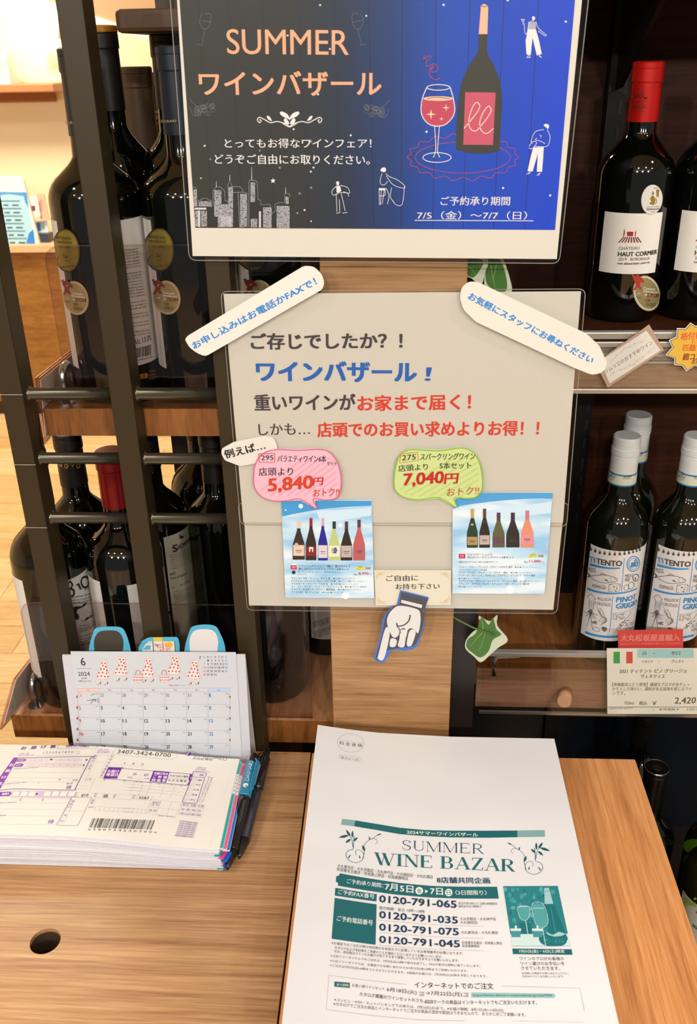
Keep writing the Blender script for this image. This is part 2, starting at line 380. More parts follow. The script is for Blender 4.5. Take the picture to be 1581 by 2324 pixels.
# ================================================================== wooden counter in front
cn = thing('display_counter', (0, .55, 0), 'oak counter with a round cable hole under the forms and envelopes', 'counter')
def top_with_hole(name, x0, x1, y0, y1, z0, z1, mat, parent, hc=None, hr=0):
    bm = bmesh.new(); L_ = [(x0, y0), (x1, y0), (x1, y1), (x0, y1)]; rings = []
    o = Vector(((x0 + x1) / 2, (y0 + y1) / 2, z1))
    for z in (z1, z0):
        vs = [bm.verts.new(Vector((x, y, z)) - o) for x, y in L_]; es = [bm.edges.new((vs[i], vs[(i + 1) % 4])) for i in range(4)]; hv = []
        if hc:
            hv = [bm.verts.new(Vector((hc[0] + hr * cos(2 * pi * i / 40), hc[1] + hr * sin(2 * pi * i / 40), z)) - o) for i in range(40)]
            es += [bm.edges.new((hv[i], hv[(i + 1) % 40])) for i in range(40)]
        bmesh.ops.triangle_fill(bm, edges=es, use_beauty=True); rings.append((vs, hv))
    for (a_, b_), n in ((((rings[0][0]), rings[1][0]), 4), ((rings[0][1], rings[1][1]), 40)):
        if a_:
            for i in range(n): bm.faces.new((a_[i], a_[(i + 1) % n], b_[(i + 1) % n], b_[i]))
    bmesh.ops.recalc_face_normals(bm, faces=bm.faces)
    me = bpy.data.meshes.new(name); bm.to_mesh(me); bm.free(); me.materials.append(mat)
    ob = bpy.data.objects.new(name, me); COL.objects.link(ob); ob.parent = parent; ob.location = o - wloc(parent); return ob
hc = P(102.5, 2136, Z=ZT)
top_with_hole('worktop', -.62, -.0897, .28, .7695, ZT - .025, ZT, OAKH, cn, (hc.x, hc.y), .0128)
box('worktop', (-.0882, .28, ZT - .025), (.2555, .7695, ZT), OAKV, cn, .0012)
lathe('cable_hole_sleeve', [(.0127, ZT - .004), (.0127, ZT - .055), (.0, ZT - .056)], hc.x, hc.y, M('#3a2a1c', .6), cn, 32)
box('counter_body', (-.60, .30, .0), (.235, .7695, ZT - .0565), M('#5b4230', .5), cn)
# ================================================================== metal ladder rack and its shelves
GM = M('#30250f', .45, .05)
rk = thing('bottle_rack', (-.2, .9, 0), 'dark bronze metal ladder rack with wooden shelves left of the pillar', 'rack')
for x in (-.3555, -.2555, -.1600):
    box('post', (x, .7705, .0), (x + .0205, .800, 2.15), GM, rk, .0012)
    box('rear_post', (x, 1.09, .0), (x + .0205, 1.119, 2.15), GM, rk)
RG = M('#6b6454', .28, .85)
for (xa, xb) in ((-.336, -.2545), (-.236, -.159)):
    for z in (1.326, 1.262, 1.199):
        tube('rung', [(xa, .786, z), (xa + .002, .786, z), (xa + .003, .786, z), (xb, .786, z)], .0056, RG, rk, 14, [.0075, .0072, .0056, .0056])
box('shelf', (-.333, .8005, 1.279), (-.0662, 1.12, 1.306), RACKW, rk)
box('shelf', (-.428, .8005, .913), (-.0662, 1.12, .944), RACKT, rk)
box('shelf_edge', (-.4285, .7995, .9125), (-.0662, .8005, .9425), RACKW, rk)
box('shelf', (-.237, .86, 1.618), (-.0662, 1.12, 1.636), M('#4a3018', .5), rk, .004)
box('back_board', (-.20, 1.12, .55), (-.0662, 1.13, 2.1), M('#1b120c', .6), rk)
box('back_board', (-.300, 1.13, .45), (-.20, 1.135, 1.285), M('#1b120c', .6), rk)
lw = M('#b9b3a4', .4)
for z in (1.3305, 1.262, 1.196):
    tube('binding_thread', [(-.357, .7700, z), (-.3345, .7700, z)], .0003, lw, rk, 5)
# ================================================================== pillar
pl = thing('wooden_pillar', (0, .8, 0), 'oak veneered pillar behind the notices between the two shelf units', 'pillar')
box('core', (-.0655, .785, 0), (.0590, 1.14, 2.2), OAKP, pl, .001)
box('metal_side', (.0592, .80, 0), (.0850, 1.14, 2.2), M('#191310', .45), pl)
# ================================================================== right shelf unit
un = thing('shelf_unit', (.4, 1.0, 0), 'dark walnut wall shelving to the right of the pillar', 'shelf unit')
box('back_panel', (.0855, 1.16, 0), (.95, 1.18, 2.2), DARKW, un)
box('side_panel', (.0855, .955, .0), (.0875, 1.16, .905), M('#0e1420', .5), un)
up = box('slotted_upright', (.2330, 1.137, .3), (.2535, 1.16, 2.1), M('#1d1b17', .4, .5), un)
for z in [1.02 + .027 * i for i in range(24)]: box('slot', (.2455, 1.1362, z), (.2490, 1.1372, z + .014), M('#050505', .6), up)
for (z0, z1) in ((1.308, 1.3335), (.879, .905), (1.657, 1.683)):
    box('shelf', (.0875, .9555, z0), (.95, 1.16, z1), SHW if z0 < 1 else DARKW, un)
box('seam', (.1245, .96, .9046), (.1253, 1.16, .9053), M('#3d2210', .6), un)
box('low_shelf', (.262, .70, .42), (.95, 1.16, .45), M('#20150d', .5), un)
box('riser', (.330, .715, .45), (.95, .86, .52), M('#20150d', .5), un)
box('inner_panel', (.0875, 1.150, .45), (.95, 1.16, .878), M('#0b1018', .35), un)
for zb, hb_ in ((1.657, .098), (1.308, .055), (.879, .055)):                          # tapering steel brackets
    x = .2400; V = []; F_ = []
    for xx in (x, x + .004): V += [(xx, 1.137, zb), (xx, 1.137, zb - hb_), (xx, 1.115, zb - hb_ * .97), (xx, .97, zb - .014), (xx, .97, zb)]
    F_ = [(0, 1, 2, 3, 4), (9, 8, 7, 6, 5)] + [(i, 5 + i, 5 + (i + 1) % 5, (i + 1) % 5) for i in range(5)]
    mk('shelf_bracket', V, F_, M('#0c0a09', .5, .3), un)
tube('wooden_peg', [P(1283, 1570, Y=.954), P(1280, 1592, Y=.928)], .0085, M('#b98b66', .5), un, 12)
box('shelf_front', (.1035, .9530, .846), (.95, .9554, .905), wood('lower_front', '#7d5a43', '#97715a', '#a88069', (3, 60, 60), .4), un)
AL_ = 0; AL = M('#cfc9c0', .3, .45)
box('shelf_lip', (.176, .946, 1.654), (.95, .9550, 1.690), AL, un)
# upper price rail: aluminium profile with a wooden edge behind clear plastic
r1 = thing('price_rail', (.5, .95, 1.30), 'aluminium and clear plastic price rail along the upper right shelf', 'price rail')
box('profile_top', (.176, .946, 1.3295), (.95, .9555, 1.3368), AL, r1, .001)
box('profile_lip', (.176, .9435, 1.3215), (.95, .9465, 1.3275), AL, r1, .001)
box('channel', (.176, .948, 1.3060), (.95, .9552, 1.3213), M('#a39c90', .3, .3), r1)
box('channel_ridge', (.176, .9465, 1.3105), (.95, .9485, 1.3135), AL, r1)
box('channel_ridge', (.176, .9465, 1.3030), (.95, .9505, 1.3056), AL, r1)
box('wooden_edge', (.176, .9500, 1.276), (.95, .9552, 1.3028), LIPW, r1)
box('profile_bottom', (.176, .9460, 1.2700), (.95, .9555, 1.2755), AL, r1, .001)
box('clear_strip', (.176, .9428, 1.2715), (.95, .9434, 1.3370), PVC, r1)
r2 = thing('price_rail', (.5, .95, .88), 'clear plastic price rail along the lower right shelf', 'price rail')
za, zb = P(1200, 1481, Y=.945).z, P(1200, 1620, Y=.945).z
xa = P(1090, 1550, Y=.945).x
box('profile_top', (xa, .9435, za - .006), (.95, .9525, za), M('#b9b3aa', .25, .4), r2, .001)
box('profile_bottom', (xa, .9435, zb), (.95, .9465, zb + .0035), M('#9a9690', .2, .6), r2)
box('clear_strip', (xa, .9420, zb), (.95, .9428, za), PVC, r2)
box('clear_strip', (xa - .002, .9480, za - .045), (.95, .9486, za - .008), PVC, r2)
tube('steel_hook', [P(1180, 1488, Y=.951), P(1128, 1490, Y=.951), P(1120, 1500, Y=.951), P(1121, 1532, Y=.951)], .0030, M('#a3a19c', .35), r2)
# ================================================================== acrylic guards on the rack shelves
def guard(label, x0, x1, z0, z1, y, r=.014):
    t = thing('acrylic_guard', ((x0 + x1) / 2, y, z0), label, 'guard')
    S = Plane((0, y, 0), (1, 0, 0), (0, 0, 1)); uv = [(x0, z0), (x1, z0)] + [(x1, z1)] + rounded([(x0, z0 + .02), (x0 + .03, z1), (x0, z1), (x0, z0 + .02)], .001)[:0]
    uv = [(x0, z0), (x1, z0), (x1, z1)] + [(x0 + r - r * sin(a), z1 - r + r * cos(a)) for a in [pi / 2 * i / 8 for i in range(9)]]
    slab('pane', S, uv, -.0010, .0010, ACR, t)
    pts = [S.fwd(u, v, 0) for u, v in uv]; tube('polished_edge', pts + [pts[0]], .0009, EDGE, t, 6)
    return t
g1 = guard('clear acrylic guard in front of the upper rack shelf bottles', P(157, 920, Y=.8035).x, -.0665, 1.3065, P(130, 558, Y=.8035).z, .8035)
g2 = guard('clear acrylic guard in front of the lower rack shelf bottles', P(96, 1620, Y=.8035).x, P(703, 1500, Y=.8035).x, .9445, P(130, 1368, Y=.8035).z, .8035)
ST = M('#a9a6a0', .22, .95)
def hook(label, x, z, y):
    t = thing('steel_hoop', (x, y, z), label, 'hook')
    pts = [(x, y, z)] + [(x, y, z + .022)] + [(x + .0, y + .012 * (1 - cos(a)), z + .022 + .012 * sin(a)) for a in [pi * i / 8 for i in range(1, 8)]] + [(x, y + .024, z + .022), (x, y + .024, z)]
    tube('bar', pts, .0036, ST, t, 12); lathe('foot_plate', [(0, z + .0014), (.0085, z + .0014), (.0085, z), (0, z)], x, y, ST, t, 20)
p = P(75, 1612, Z=.9445); hook('steel hoop with round foot on the lower rack shelf corner', p.x, .9441, .8165)
p = P(160, 905, Z=1.3065); hook('steel hoop at the left end of the upper rack shelf', p.x - .0005, 1.3061, .8165)
# ticket holders clipped on the shelf ends
def ticket(label, px, X, txt, y0):
    t = thing('ticket_holder', P(*px[0], X=X), label, 'price tag holder')
    S = Plane((X, 0, 0), (0, 1, 0), (.0, 0, 1)); uv = [S.inv(*p) for p in px]
    slab('clear_sleeve', S, uv, -.0022, -.0012, clear('sleeve_' + str(int(-X * 1000)), '#eadada', .1, 1.5), t)
    slab('sleeve_back', S, uv, .0012, .002, ACR, t)
    c = Vector((sum(u for u, v in uv) / 4, sum(v for u, v in uv) / 4)); slab('ticket', S, [tuple(c + (Vector(q) - c) * .86) for q in uv], -.0005, .0004, M('#e6dfd2', .6), t)
    for i in range(4): tube('sleeve_edge', [S.fwd(*uv[i]), S.fwd(*uv[(i + 1) % 4])], .0009, EDGE, t, 6)
    a = Art(S, .0006); a.f = (0, 0, 1)
    for s_, A_, B_, h in txt: a.text(s_, A_, B_, h, '#3a3430', 2, .01)
    a.build('printing', t)
ticket('white price ticket in a clear sleeve at the left end of the upper rack shelf', [(84, 858), (172, 788), (176, 918), (98, 1010)], P(84, 858, Y=.80).x, [('¥48', (103, 945), (116, 938), 8), ('本体価格', (103, 988), (118, 976), 4)], 0)
ticket('empty tilted clear ticket sleeve at the left end of the lower rack shelf', [(34, 1540), (84, 1476), (86, 1560), (2, 1655)], P(34, 1540, Y=.81).x, [], 0)
# ================================================================== bottles
def prof(r, Hb, nr=.0145, sh=.60, nk=.74, z=0, soft=1):
    p = [(0, z + .004), (r * .72, z), (r * .93, z + .002), (r, z + .008), (r, z + Hb * sh)]
    for t, f in ((.12, .985), (.25, .93), (.4, .82), (.52, .68), (.62, .52), (.72, .36), (.82, .2), (.92, .08), (1, .02)): p.append((nr + (r - nr) * f, z + Hb * (sh + (nk - sh) * t)))
    p += [(nr, z + Hb * (nk + .08)), (nr * .97, z + Hb * .985), (0, z + Hb * .985)]
    return p
def patch(name, C, u0, u1, z0, z1, mat, parent, off=.0002, n=24, **k):
    V = []; Fc = []
    for j, z in enumerate((z0, z1)):
        for i in range(n + 1): V.append(C.fwd(u0 + (u1 - u0) * i / n, z, off))
    for i in range(n): Fc.append((i, i + 1, n + 2 + i, n + 1 + i))
    return setp(mk(name, V, Fc, mat, parent, smooth=True), **k)
def bottle(name, label, cx, cy, z0, Hb, r, cap, caph=.062, nr=.0145, glass=None, group=None, sh=.60, nk=.74, rings=None):
    t = thing(name, (cx, cy, z0), label, 'bottle', group)
    lathe('glass_body', prof(r, Hb, nr, sh, nk, z0), cx, cy, glass or GLASS, t, 48)
    zt = z0 + Hb; q = nr + .0012
    if rings == 'screw':
        p = [(0, zt), (q - .0012, zt), (q, zt - .0015), (q, zt - .009), (q - .0008, zt - .0096), (q, zt - .0102), (q, zt - .0135), (q + .0008, zt - .0142), (q + .0008, zt - .0215), (q - .0004, zt - .0225), (q, zt - .0235), (q, zt - .0262), (q - .0006, zt - .0268), (q, zt - .0275), (q + .0003, zt - caph), (nr, zt - caph)]
    else:
        p = [(0, zt), (q - .0015, zt), (q, zt - .0012), (q, zt - .006), (q - .0004, zt - .0064), (q, zt - .0068), (q + .0002, zt - .018), (q - .0008, zt - .0195), (q - .0003, zt - caph), (nr, zt - caph)]
    lathe('capsule', p, cx, cy, cap, t, 36)
    return t
def dup(root, dx, dy=0, dz=0, label=None, group=None):
    r = root.copy(); COL.objects.link(r); r.location = root.location + Vector((dx, dy, dz))
    if label: r['label'] = label
    if group: r['group'] = group
    for ch in list(root.children):
        c = ch.copy(); COL.objects.link(c); c.parent = r
        for g in ch.children: d = g.copy(); COL.objects.link(d); d.parent = c
    return r
LAB = M('#d9d5cc', .6); INK = '#2a2522'
GOLDM = M('#8d7b35', .35, .45); MED = M('#a08f62', .4, .25)
def lyon(a, m='#9a2f1f'):
    """oval prize medal with a small red lion; frame units: 81 px tall medal drawn from (0,0) to (62,84)"""
    a.ell((34, 44), 28, 39, M('#cfc096', .4, .3), 1, 28, -.25); a.ell((34, 44), 26.5, 37.5, MED, 2, 28, -.25); a.ell((34, 44), 24.8, 35.6, '#d9cba4', 3, 28, -.25, 1)
    for p in ([(8, 6), (16, 3), (20, 9), (24, 8), (23, 18), (17, 22), (9, 20), (5, 12)], [(10, 18), (20, 20), (19, 32), (10, 30)], [(10, 28), (6, 36), (10, 37), (15, 29)], [(15, 28), (19, 36), (24, 34), (19, 27)], [(2, 4), (6, 2), (10, 10), (6, 12)], [(22, 12), (28, 16), (27, 22), (22, 18)]): a.poly(p, m, 4)
    a.text('Concours', (26, 35), (50, 38), 6, '#e4dcc4', 4, .02); a.text('international', (26, 41), (55, 45), 6, '#e4dcc4', 4, .02)
    a.text('de', (28, 49), (34, 50), 6, '#e4dcc4', 4, .02); a.text('LYON', (34, 51), (58, 53), 9, '#7d3a20', 4, .04)
    a.text('OR', (30, 61), (40, 62), 6, '#6a5518', 4, .03); a.text('GOLD', (31, 70), (50, 72), 7, '#6a5518', 4, .03); a.rect(14, 44, 20, 45, '#efe8d4', 4); a.text('2020', (12, 54), (22, 55), 4, '#8f4030', 4)
# ---- upper rack row: three identical reds
RA = .0408; CA = Cyl(-.2695, .8485, RA)
BA = bottle('wine_bottle', 'wine bottle with gold oval seals, leftmost on the upper rack shelf', -.2695, .8485, 1.306, .302, RA, M('#16202c', .4), .068, group='gold medal bottles on the upper rack shelf', nk=.72)
zt = CA.inv(122, 500)[1]; zb = CA.inv(184, 838)[1]
patch('front_label', CA, -RA * 2.3, CA.inv(129, 503)[0], zb, zt, LAB, BA)
zt2, zb2 = CA.inv(300, 495)[1], CA.inv(320, 828)[1]
patch('back_label', CA, CA.inv(258, 600)[0], RA * 2.2, zb2, zt2, M('#c9c5bd', .6), BA)
patch('importer_label', CA, CA.inv(262, 600)[0], RA * 2.2, zb2 - .036, zb2 - .002, M('#0d0c0b', .4), BA)
a = Art(CA, .0006)
a.ell((152, 568), 31, 50, '#17130c', 0, 32, -.12); a.ell((152.5, 568), 28, 47, GOLDM, 1, 32, -.12); a.ell((152.5, 568), 26.5, 45, '#4a4216', 2, 32, -.12, .8)
a.text('sélections', (129, 541), (163, 544), 9, '#3a3414', 3, .01); a.text('mondiales', (131, 551), (165, 553), 8, '#3a3414', 3, .01); a.text("des vins", (137, 562), (161, 563), 6, '#3a3414', 3, .01)
a.text('Or', (146, 585), (157, 586), 9, '#3a3414', 3, .01); a.text('gold', (149, 593), (158, 594), 4, '#3a3414', 3); a.text('BRUXELLES', (144, 608), (172, 604), 4, '#3a3414', 3)
a.build('prize_seal', BA, label='upper gold oval seal'); a = Art(CA, .0006); a.fr(139, 632, 1.0); lyon(a, '#7a2a22')
a.build('prize_medal', BA, label='lower gold medal with red lion')
a = Art(CA, .0005); rn = random.Random(3)
L_ = ['Lider in domeniul', 'două secole de vin', 'internațional. Ca', 'valori, prin creația', 'unice ale terroir', 'exprimarea', 'prestigioasă în vin', '', 'Soi autohton din', 'se distinge', 'Senzații de fructe', 'dulceață și note', 'prune uscate, mult', 'mătăsos negre', 'negre. Finalul', 'catifelat persist', 'Va rog respectați', '', 'Produs și îmbut', 'de podgorii', 'Metoda de vinif', '', 'Temperatura de', 'servire 16-18', '', 'Păstrați la loc uscat', 'și întuneric', '', 'Distribuit în lume', 'de Crama, Vin']
for i, s_ in enumerate(L_):
    y = 566 + i * 6.6
    if s_: x1 = 312 + (y - 566) * .145; a.text(s_, (x1 - 14 - len(s_) * 1.9, y + 5), (x1, y - 1), 4.4, '#4a4642', 1)
a.text('Alc.13.0%', (303, 783), (342, 771), 13, INK, 1, .0)
for i in range(17): a.rect(308 + i * 2.0, 790 - i * .5, 308 + i * 2.0 + (.6 + .9 * rn.random()), 812 - i * .4, INK)
a.text('4 848427 034', (308, 819), (345, 811), 4, INK, 1)
a.text('果実酒', (308, 862), (334, 857), 12, '#c8862a', 1, .02)
for i in range(3): a.text('輸入業者名引取', (337, 846 + i * 8), (352, 843 + i * 8), 5, '#a06a20', 1)
a.build('label_printing', BA)
zc = BA.location.z + .302 - .060
a = Art(Cyl(-.2695 + .0, .8485, .0160), .0004); Sx = a.S
dx_ = .0829
Cc = Cyl(-.2695 + dx_, .8485, .0160); a2 = Art(Cc, .0006)
a2.text('·CĂRTURARI·', (343, 279), (402, 277), 8, '#a8935a', 1, .02)
a2.V = [Vector(v) - Vector((dx_, 0, 0)) for v in a2.V]; a2.build('capsule_lettering', BA)
dup(BA, dx_, label='blue capsule wine bottle with gold seals, right of the middle rack post')
dup(BA, dx_ * 2, label='dark wine bottle behind the corner of the blue poster, its gold seals just visible')
# ---- second and third rows
def plain(label, px, Y, z0, Hb, r, cap, zt_px, **k):
    c = P(px[0], px[1], Y=Y); return bottle('wine_bottle', label, c.x, Y, z0, Hb, r, cap, **k), c.x
b, x = plain('tall bottle with black capsule and orange rim beside the middle rack post', (232, 120), .925, 1.306, P(230, 58, Y=.925).z - 1.306, .0375, M('#171310', .45), 0, caph=.070)
lathe('capsule_rim', [(.0160, b.location.z + P(230, 58, Y=.925).z - 1.306 - .0052), (.0161, P(230, 58, Y=.925).z - .0004), (.0135, P(230, 58, Y=.925).z + .0003), (0, P(230, 58, Y=.925).z + .0003)], x, .925, M('#a5701c', .4, .4), b, 32)
b, x = plain('wine bottle with dull brown capsule behind the others on the upper rack shelf', (310, 230), 1.005, 1.306, P(308, 151, Y=1.005).z - 1.306, .0375, M('#5c4631', .45), 0, nr=.0172, caph=.078)
a = Art(Cyl(x, 1.005, .0186), .0004); a.text('NEGOCIANT', (333, 298), (322, 213), 9, '#6b3b22', 1, .02); a.build('capsule_lettering', b)
b, x = plain('bottle with gold scroll motif on its black neck, back of the upper rack shelf', (362, 230), 1.075, 1.306, P(352, 164, Y=1.075).z - 1.306, .036, M('#12151c', .4), 0)
a = Art(Cyl(x, 1.075, .0158), .0006)
for i in range(3): a.line(curve([(350, 250 + i * 14), (357, 254 + i * 14), (350, 260 + i * 14), (358, 264 + i * 14)]), 1.6, '#b59a4a', 1)
a.build('gold_motif', b)
b, x = plain('wine bottle with dark capsule and amber rim behind the poster edge', (378, 90), .935, 1.306, .312, .0372, M('#1a1114', .45), 0)
# ---- lower rack: bottles with the tall printed back label
RB = .0402; xg = P(117, 1290, Y=.848).x; CG = Cyl(xg, .848, RB); zsh = .944
BG = bottle('wine_bottle', 'red capsule bottle with white labels, leftmost on the lower rack shelf', xg, .848, zsh, .300, RB, M('#7a0f12', .3, .35), .060, group='white label bottles with red capsules on the lower rack shelf', nk=.74)
zt = CG.inv(45, 1316)[1]; zb = CG.inv(104, 1541)[1]
patch('front_label', CG, -RB * 2.3, CG.inv(51, 1319)[0], zb, zt, LAB, BG)
zt2 = CG.inv(160, 1314)[1]
patch('back_label', CG, CG.inv(125, 1400)[0], RB * 2.3, zb, zt2, M('#c2beb6', .6), BG)
a = Art(CG, .0005).fr(60, 1140, 5.647)
def big10(a):
    K = '#15120f'
    a.line(curve([(500, 1040), (560, 1020), (585, 1060), (560, 1100), (520, 1110)]), 20, K, 1); a.line(curve([(520, 1110), (590, 1115), (608, 1160), (590, 1195), (540, 1205)]), 24, K, 1)
    a.poly([(640, 1048), (668, 1030), (700, 1108), (682, 1115)], K, 1); a.line([(672, 1118), (712, 1104)], 6, K, 1); a.poly([(630, 1052), (668, 1030), (666, 1042), (640, 1062)], K, 1)
    a.line(curve([(740, 955), (772, 960), (790, 1010), (778, 1070), (745, 1090), (712, 1070), (696, 1020), (710, 970), (740, 955)]), 15, K, 1)
    a.ell((556, 1004), 9, 9, K, 1)
big10(a)
a.text('ALTITUDE', (735, 1130), (845, 1075), 24, INK, 1)
for i, s_ in enumerate(['inalte locuri de vis', 'microzone viticole', 'podgorie și panorama Faur']): a.text(s_, (580 + i * 8, 1222 + i * 40), (870 + i * 8, 1130 + i * 40), 26, INK, 1)
a.poly([(590, 1340), (640, 1330), (700, 1330), (740, 1290), (770, 1265), (750, 1320), (700, 1350), (650, 1370), (640, 1410), (670, 1450), (660, 1500), (610, 1505)], '#1c1a22', 1)
a.poly([(730, 1520), (760, 1480), (820, 1440), (845, 1450), (830, 1475), (780, 1500)], '#1c1a22', 1)
a.poly([(860, 1400), (885, 1375), (905, 1405), (880, 1430)], '#1c1a22', 1)
a.line(curve([(670, 1450), (680, 1500), (730, 1520), (760, 1480)]), 3, INK, 1); a.line(curve([(740, 1290), (790, 1330), (780, 1400), (850, 1440)]), 3, INK, 1)
for i, s_ in enumerate(['Cabernet Sauvig', 'Fetească Neagră', 'VIN SEC 14%', '', 'Vin de podgorie', 'selecționat recolt', 'struguri aleși', 'locuri umbroase']):
    if s_: a.text(s_, (680, 1600 + i * 34 + 0), (680 + len(s_) * 14, 1600 + i * 34 - len(s_) * 5), 24, INK, 1)
a.build('label_printing', BG)
dup(BG, .0822, label='red capsule bottle beside the middle rack post on the lower rack shelf')
b, x = plain('wine bottle with a gold patterned black neck, second row of the lower rack shelf', (163, 1060), .935, zsh, P(150, 995, Y=.935).z + .008 - zsh, .0375, M('#131110', .4), 0)
a = Art(Cyl(x, .935, .0160), .0005)
for i in range(4): a.ell((138 + i * 13, 1052 + (i % 2) * 5), 4, 5, '#b8923a', 1, 12, 0, 1.6); a.line(curve([(134 + i * 13, 1042), (140 + i * 13, 1060)]), 1.5, '#b8923a', 1)
a.build('gold_motif', b); dup(b, .160, .012, label='bottle with gold patterned black neck between the middle and right rack posts'); 
xk = P(412, 1400, Y=.93).x - .001; RK = .0395; CK = Cyl(xk - .018, .93, RK)
bk = bottle('wine_bottle', 'dark bottle with cream printed label and yellow edge on the lower rack shelf', xk - .018, .93, zsh, .302, RK, M('#0f0e0d', .4), .055)
zk1, zk0 = CK.inv(385, 1216)[1], .952
patch('front_label', CK, CK.inv(371, 1225)[0], CK.inv(425, 1300)[0] + .012, zk0, zk1, M('#a8a08a', .6), bk)
patch('label_edge', CK, CK.inv(425, 1300)[0] + .012, CK.inv(425, 1300)[0] + .018, zk0, zk1, M('#8a8420', .5), bk)
a = Art(CK, .0005).fr(300, 1140, 5.647)
a.text('S', (520, 640), (575, 620), 90, '#33222a', 1, .05, res=4); a.text('HOWDOWN', (585, 608), (745, 470), 62, '#33222a', 1, .03, res=3)
a.poly([(595, 405), (620, 430), (665, 425), (640, 460), (605, 465)], '#3a2426', 1)
for i in range(7): a.text('California, where the game of the West', (470 + i * 5, 730 + i * 28 - 40), (745 + i * 4, 590 + i * 28 - 20), 16, '#4a4038', 1)
a.text('MALBEC', (480, 940), (555, 915), 32, '#3a302a', 1, .01); a.text('Wine of California', (485, 990), (695, 920), 32, '#3a302a', 1, .01)
a.text('alc. 13% vol', (610, 1070), (740, 1010), 26, '#3a302a', 1); a.text('750 ml', (500, 1110), (540, 1095), 24, '#3a302a', 1)
for i in range(6): a.text('Selected and bottled for the cellar', (515 + i * 5, 1150 + i * 26), (800, 1040 + i * 26), 14, '#5a5046', 1)
a.line([(545, 1370), (800, 1250)], 5, '#3a302a', 1); a.build('label_printing', bk)
xm = P(482, 1300, Y=1.02).x
bm_ = bottle('wine_bottle', 'black bottle with a navy label, back row of the lower rack shelf', xm, 1.02, zsh, .300, RB, M('#0c0b0d', .35), .055)
patch('front_label', Cyl(xm, 1.02, RB), -.040, .030, .985, 1.10, M('#0a0e22', .35), bm_)
xn = P(742, 1430, Y=.955).x
bn = bottle('wine_bottle', 'dark bottle with a white Japanese import label beside the pillar, on the lower rack shelf', xn, .955, zsh, .300, .0385, M('#0f0e0d', .4), .055)
CN = Cyl(xn, .955, .0385)
patch('import_label', CN, CN.inv(706, 1430)[0], CN.inv(752, 1430)[0] + .02, CN.inv(725, 1450)[1], CN.inv(725, 1350)[1], M('#b5b1a8', .6), bn)
a = Art(CN, .0005).fr(560, 1360, 5.27)
for i, s_ in enumerate(['原産国', '原材料名', '輸入者名', '輸入業者名']): a.text(s_, (795, 275 + i * 19 - 0), (985, 225 + i * 19), 15, INK, 1)
for i in range(5): a.text('●未成年者の飲酒は法律' if i < 2 else '冷暗所に保管してください', (800, 395 + i * 18), (1000, 330 + i * 20), 14, INK, 1)
a.line([(790, 235), (990, 160)], 2.5, INK, 1); a.line([(795, 370), (1000, 300)], 2.5, INK, 1); a.build('label_printing', bn)
xd = P(617, 1440, Y=.862).x
bottle('wine_bottle', 'plain black bottle between the right rack post and the pillar, lower rack shelf', xd, .862, zsh, .300, .0385, M('#0c0b0c', .35), .055)  # bottle added to darken the shaded shelf between post and pillar
# ---- upper right shelf
xh, YH = P(1428, 520, Y=1.03).x, 1.03; RH = .0392; CH = Cyl(xh, YH, RH); z0 = 1.3337; Hh = P(1452, 139, Y=YH).z - z0
RED = M('#c01a12', .3, .3)
bh = bottle('wine_bottle', 'red capsule wine bottle with round white seal, left on the upper right shelf', xh, YH, z0, Hh, RH, RED, .055, group='red capsule bottles on the upper right shelf', nk=.745, sh=.58)
zt, zb = CH.inv(1425, 484)[1], CH.inv(1425, 622)[1]
patch('front_label', CH, CH.inv(1364, 560)[0], CH.inv(1493, 560)[0], zb, zt, M('#ebe5da', .6), bh)
a = Art(CH, .0006).fr(1260, 480, 4.648)
rd = '#9c2416'
a.poly([(728, 175), (722, 220), (714, 262), (724, 262), (734, 220)], rd, 1); a.poly([(850, 190), (838, 225), (836, 262), (842, 262), (848, 230)], rd, 1)
a.poly([(752, 222), (765, 212), (812, 212), (824, 222), (818, 230), (818, 258), (758, 258), (758, 230)], rd, 1)
for i in range(8):
    x = 716 + i * 20; dx2 = -52 + i * 13; a.poly([(x, 268), (x + 12, 268), (x + dx2 + 12, 326), (x + dx2 - 2, 326)], '#7a2018', 1)
a.text('CHÂTEAU', (668, 402), (882, 398), 40, '#6a6460', 1); a.text('HAUT CORMIER', (662, 470), (1062, 444), 46, '#1d1a18', 1, .03); a.text('2019', (665, 517), (752, 516), 30, '#3a3634', 1)
a.text('BORDEAUX', (788, 516), (990, 506), 30, '#5a5552', 1); a.text('PAR SÉBASTIEN LAFITTE', (656, 556), (988, 544), 22, '#2a2624', 1, .03)
a.f = (1432, 618, 1.0); lyon(a, '#b02a18') if False else None
a.build('label_printing', bh)
a = Art(CH, .0008); a.fr(1430, 619, .95); lyon(a, '#b3301c'); a.build('prize_medal', bh, label='oval gold prize medal'); a = Art(CH, .0008); a.fr(1260, 0, 4.648)
a.ell((1012, 2104), 110, 158, '#e2ddd2', 1, 32, .12); a.ell((1012, 2104), 106, 153, '#cfc9ba', 2, 32, .12, 2)
a.poly(curve([(1000, 2080), (1020, 2060), (1045, 2090), (1045, 2120), (1030, 2160), (985, 2145), (1005, 2125), (995, 2100)], 5, True), '#8f7a22', 3)
a.poly([(1055, 2000), (1088, 1996), (1078, 2080), (1060, 2070)], '#8f7a22', 3); a.poly([(1020, 2010), (1035, 2040), (1020, 2060), (1012, 2035)], '#8f7a22', 3)
a.line(curve([(1055, 2090), (1058, 2130), (1048, 2155)]), 5, '#6a5c2a', 3)
a.text('2020', (1030, 1990), (1068, 1990), 14, '#4a4640', 3); a.text('OR', (925, 2080), (925, 2110), 18, '#4a4640', 3); a.text('Concours International', (958, 2186), (1088, 2180), 12, '#3a3630', 3)
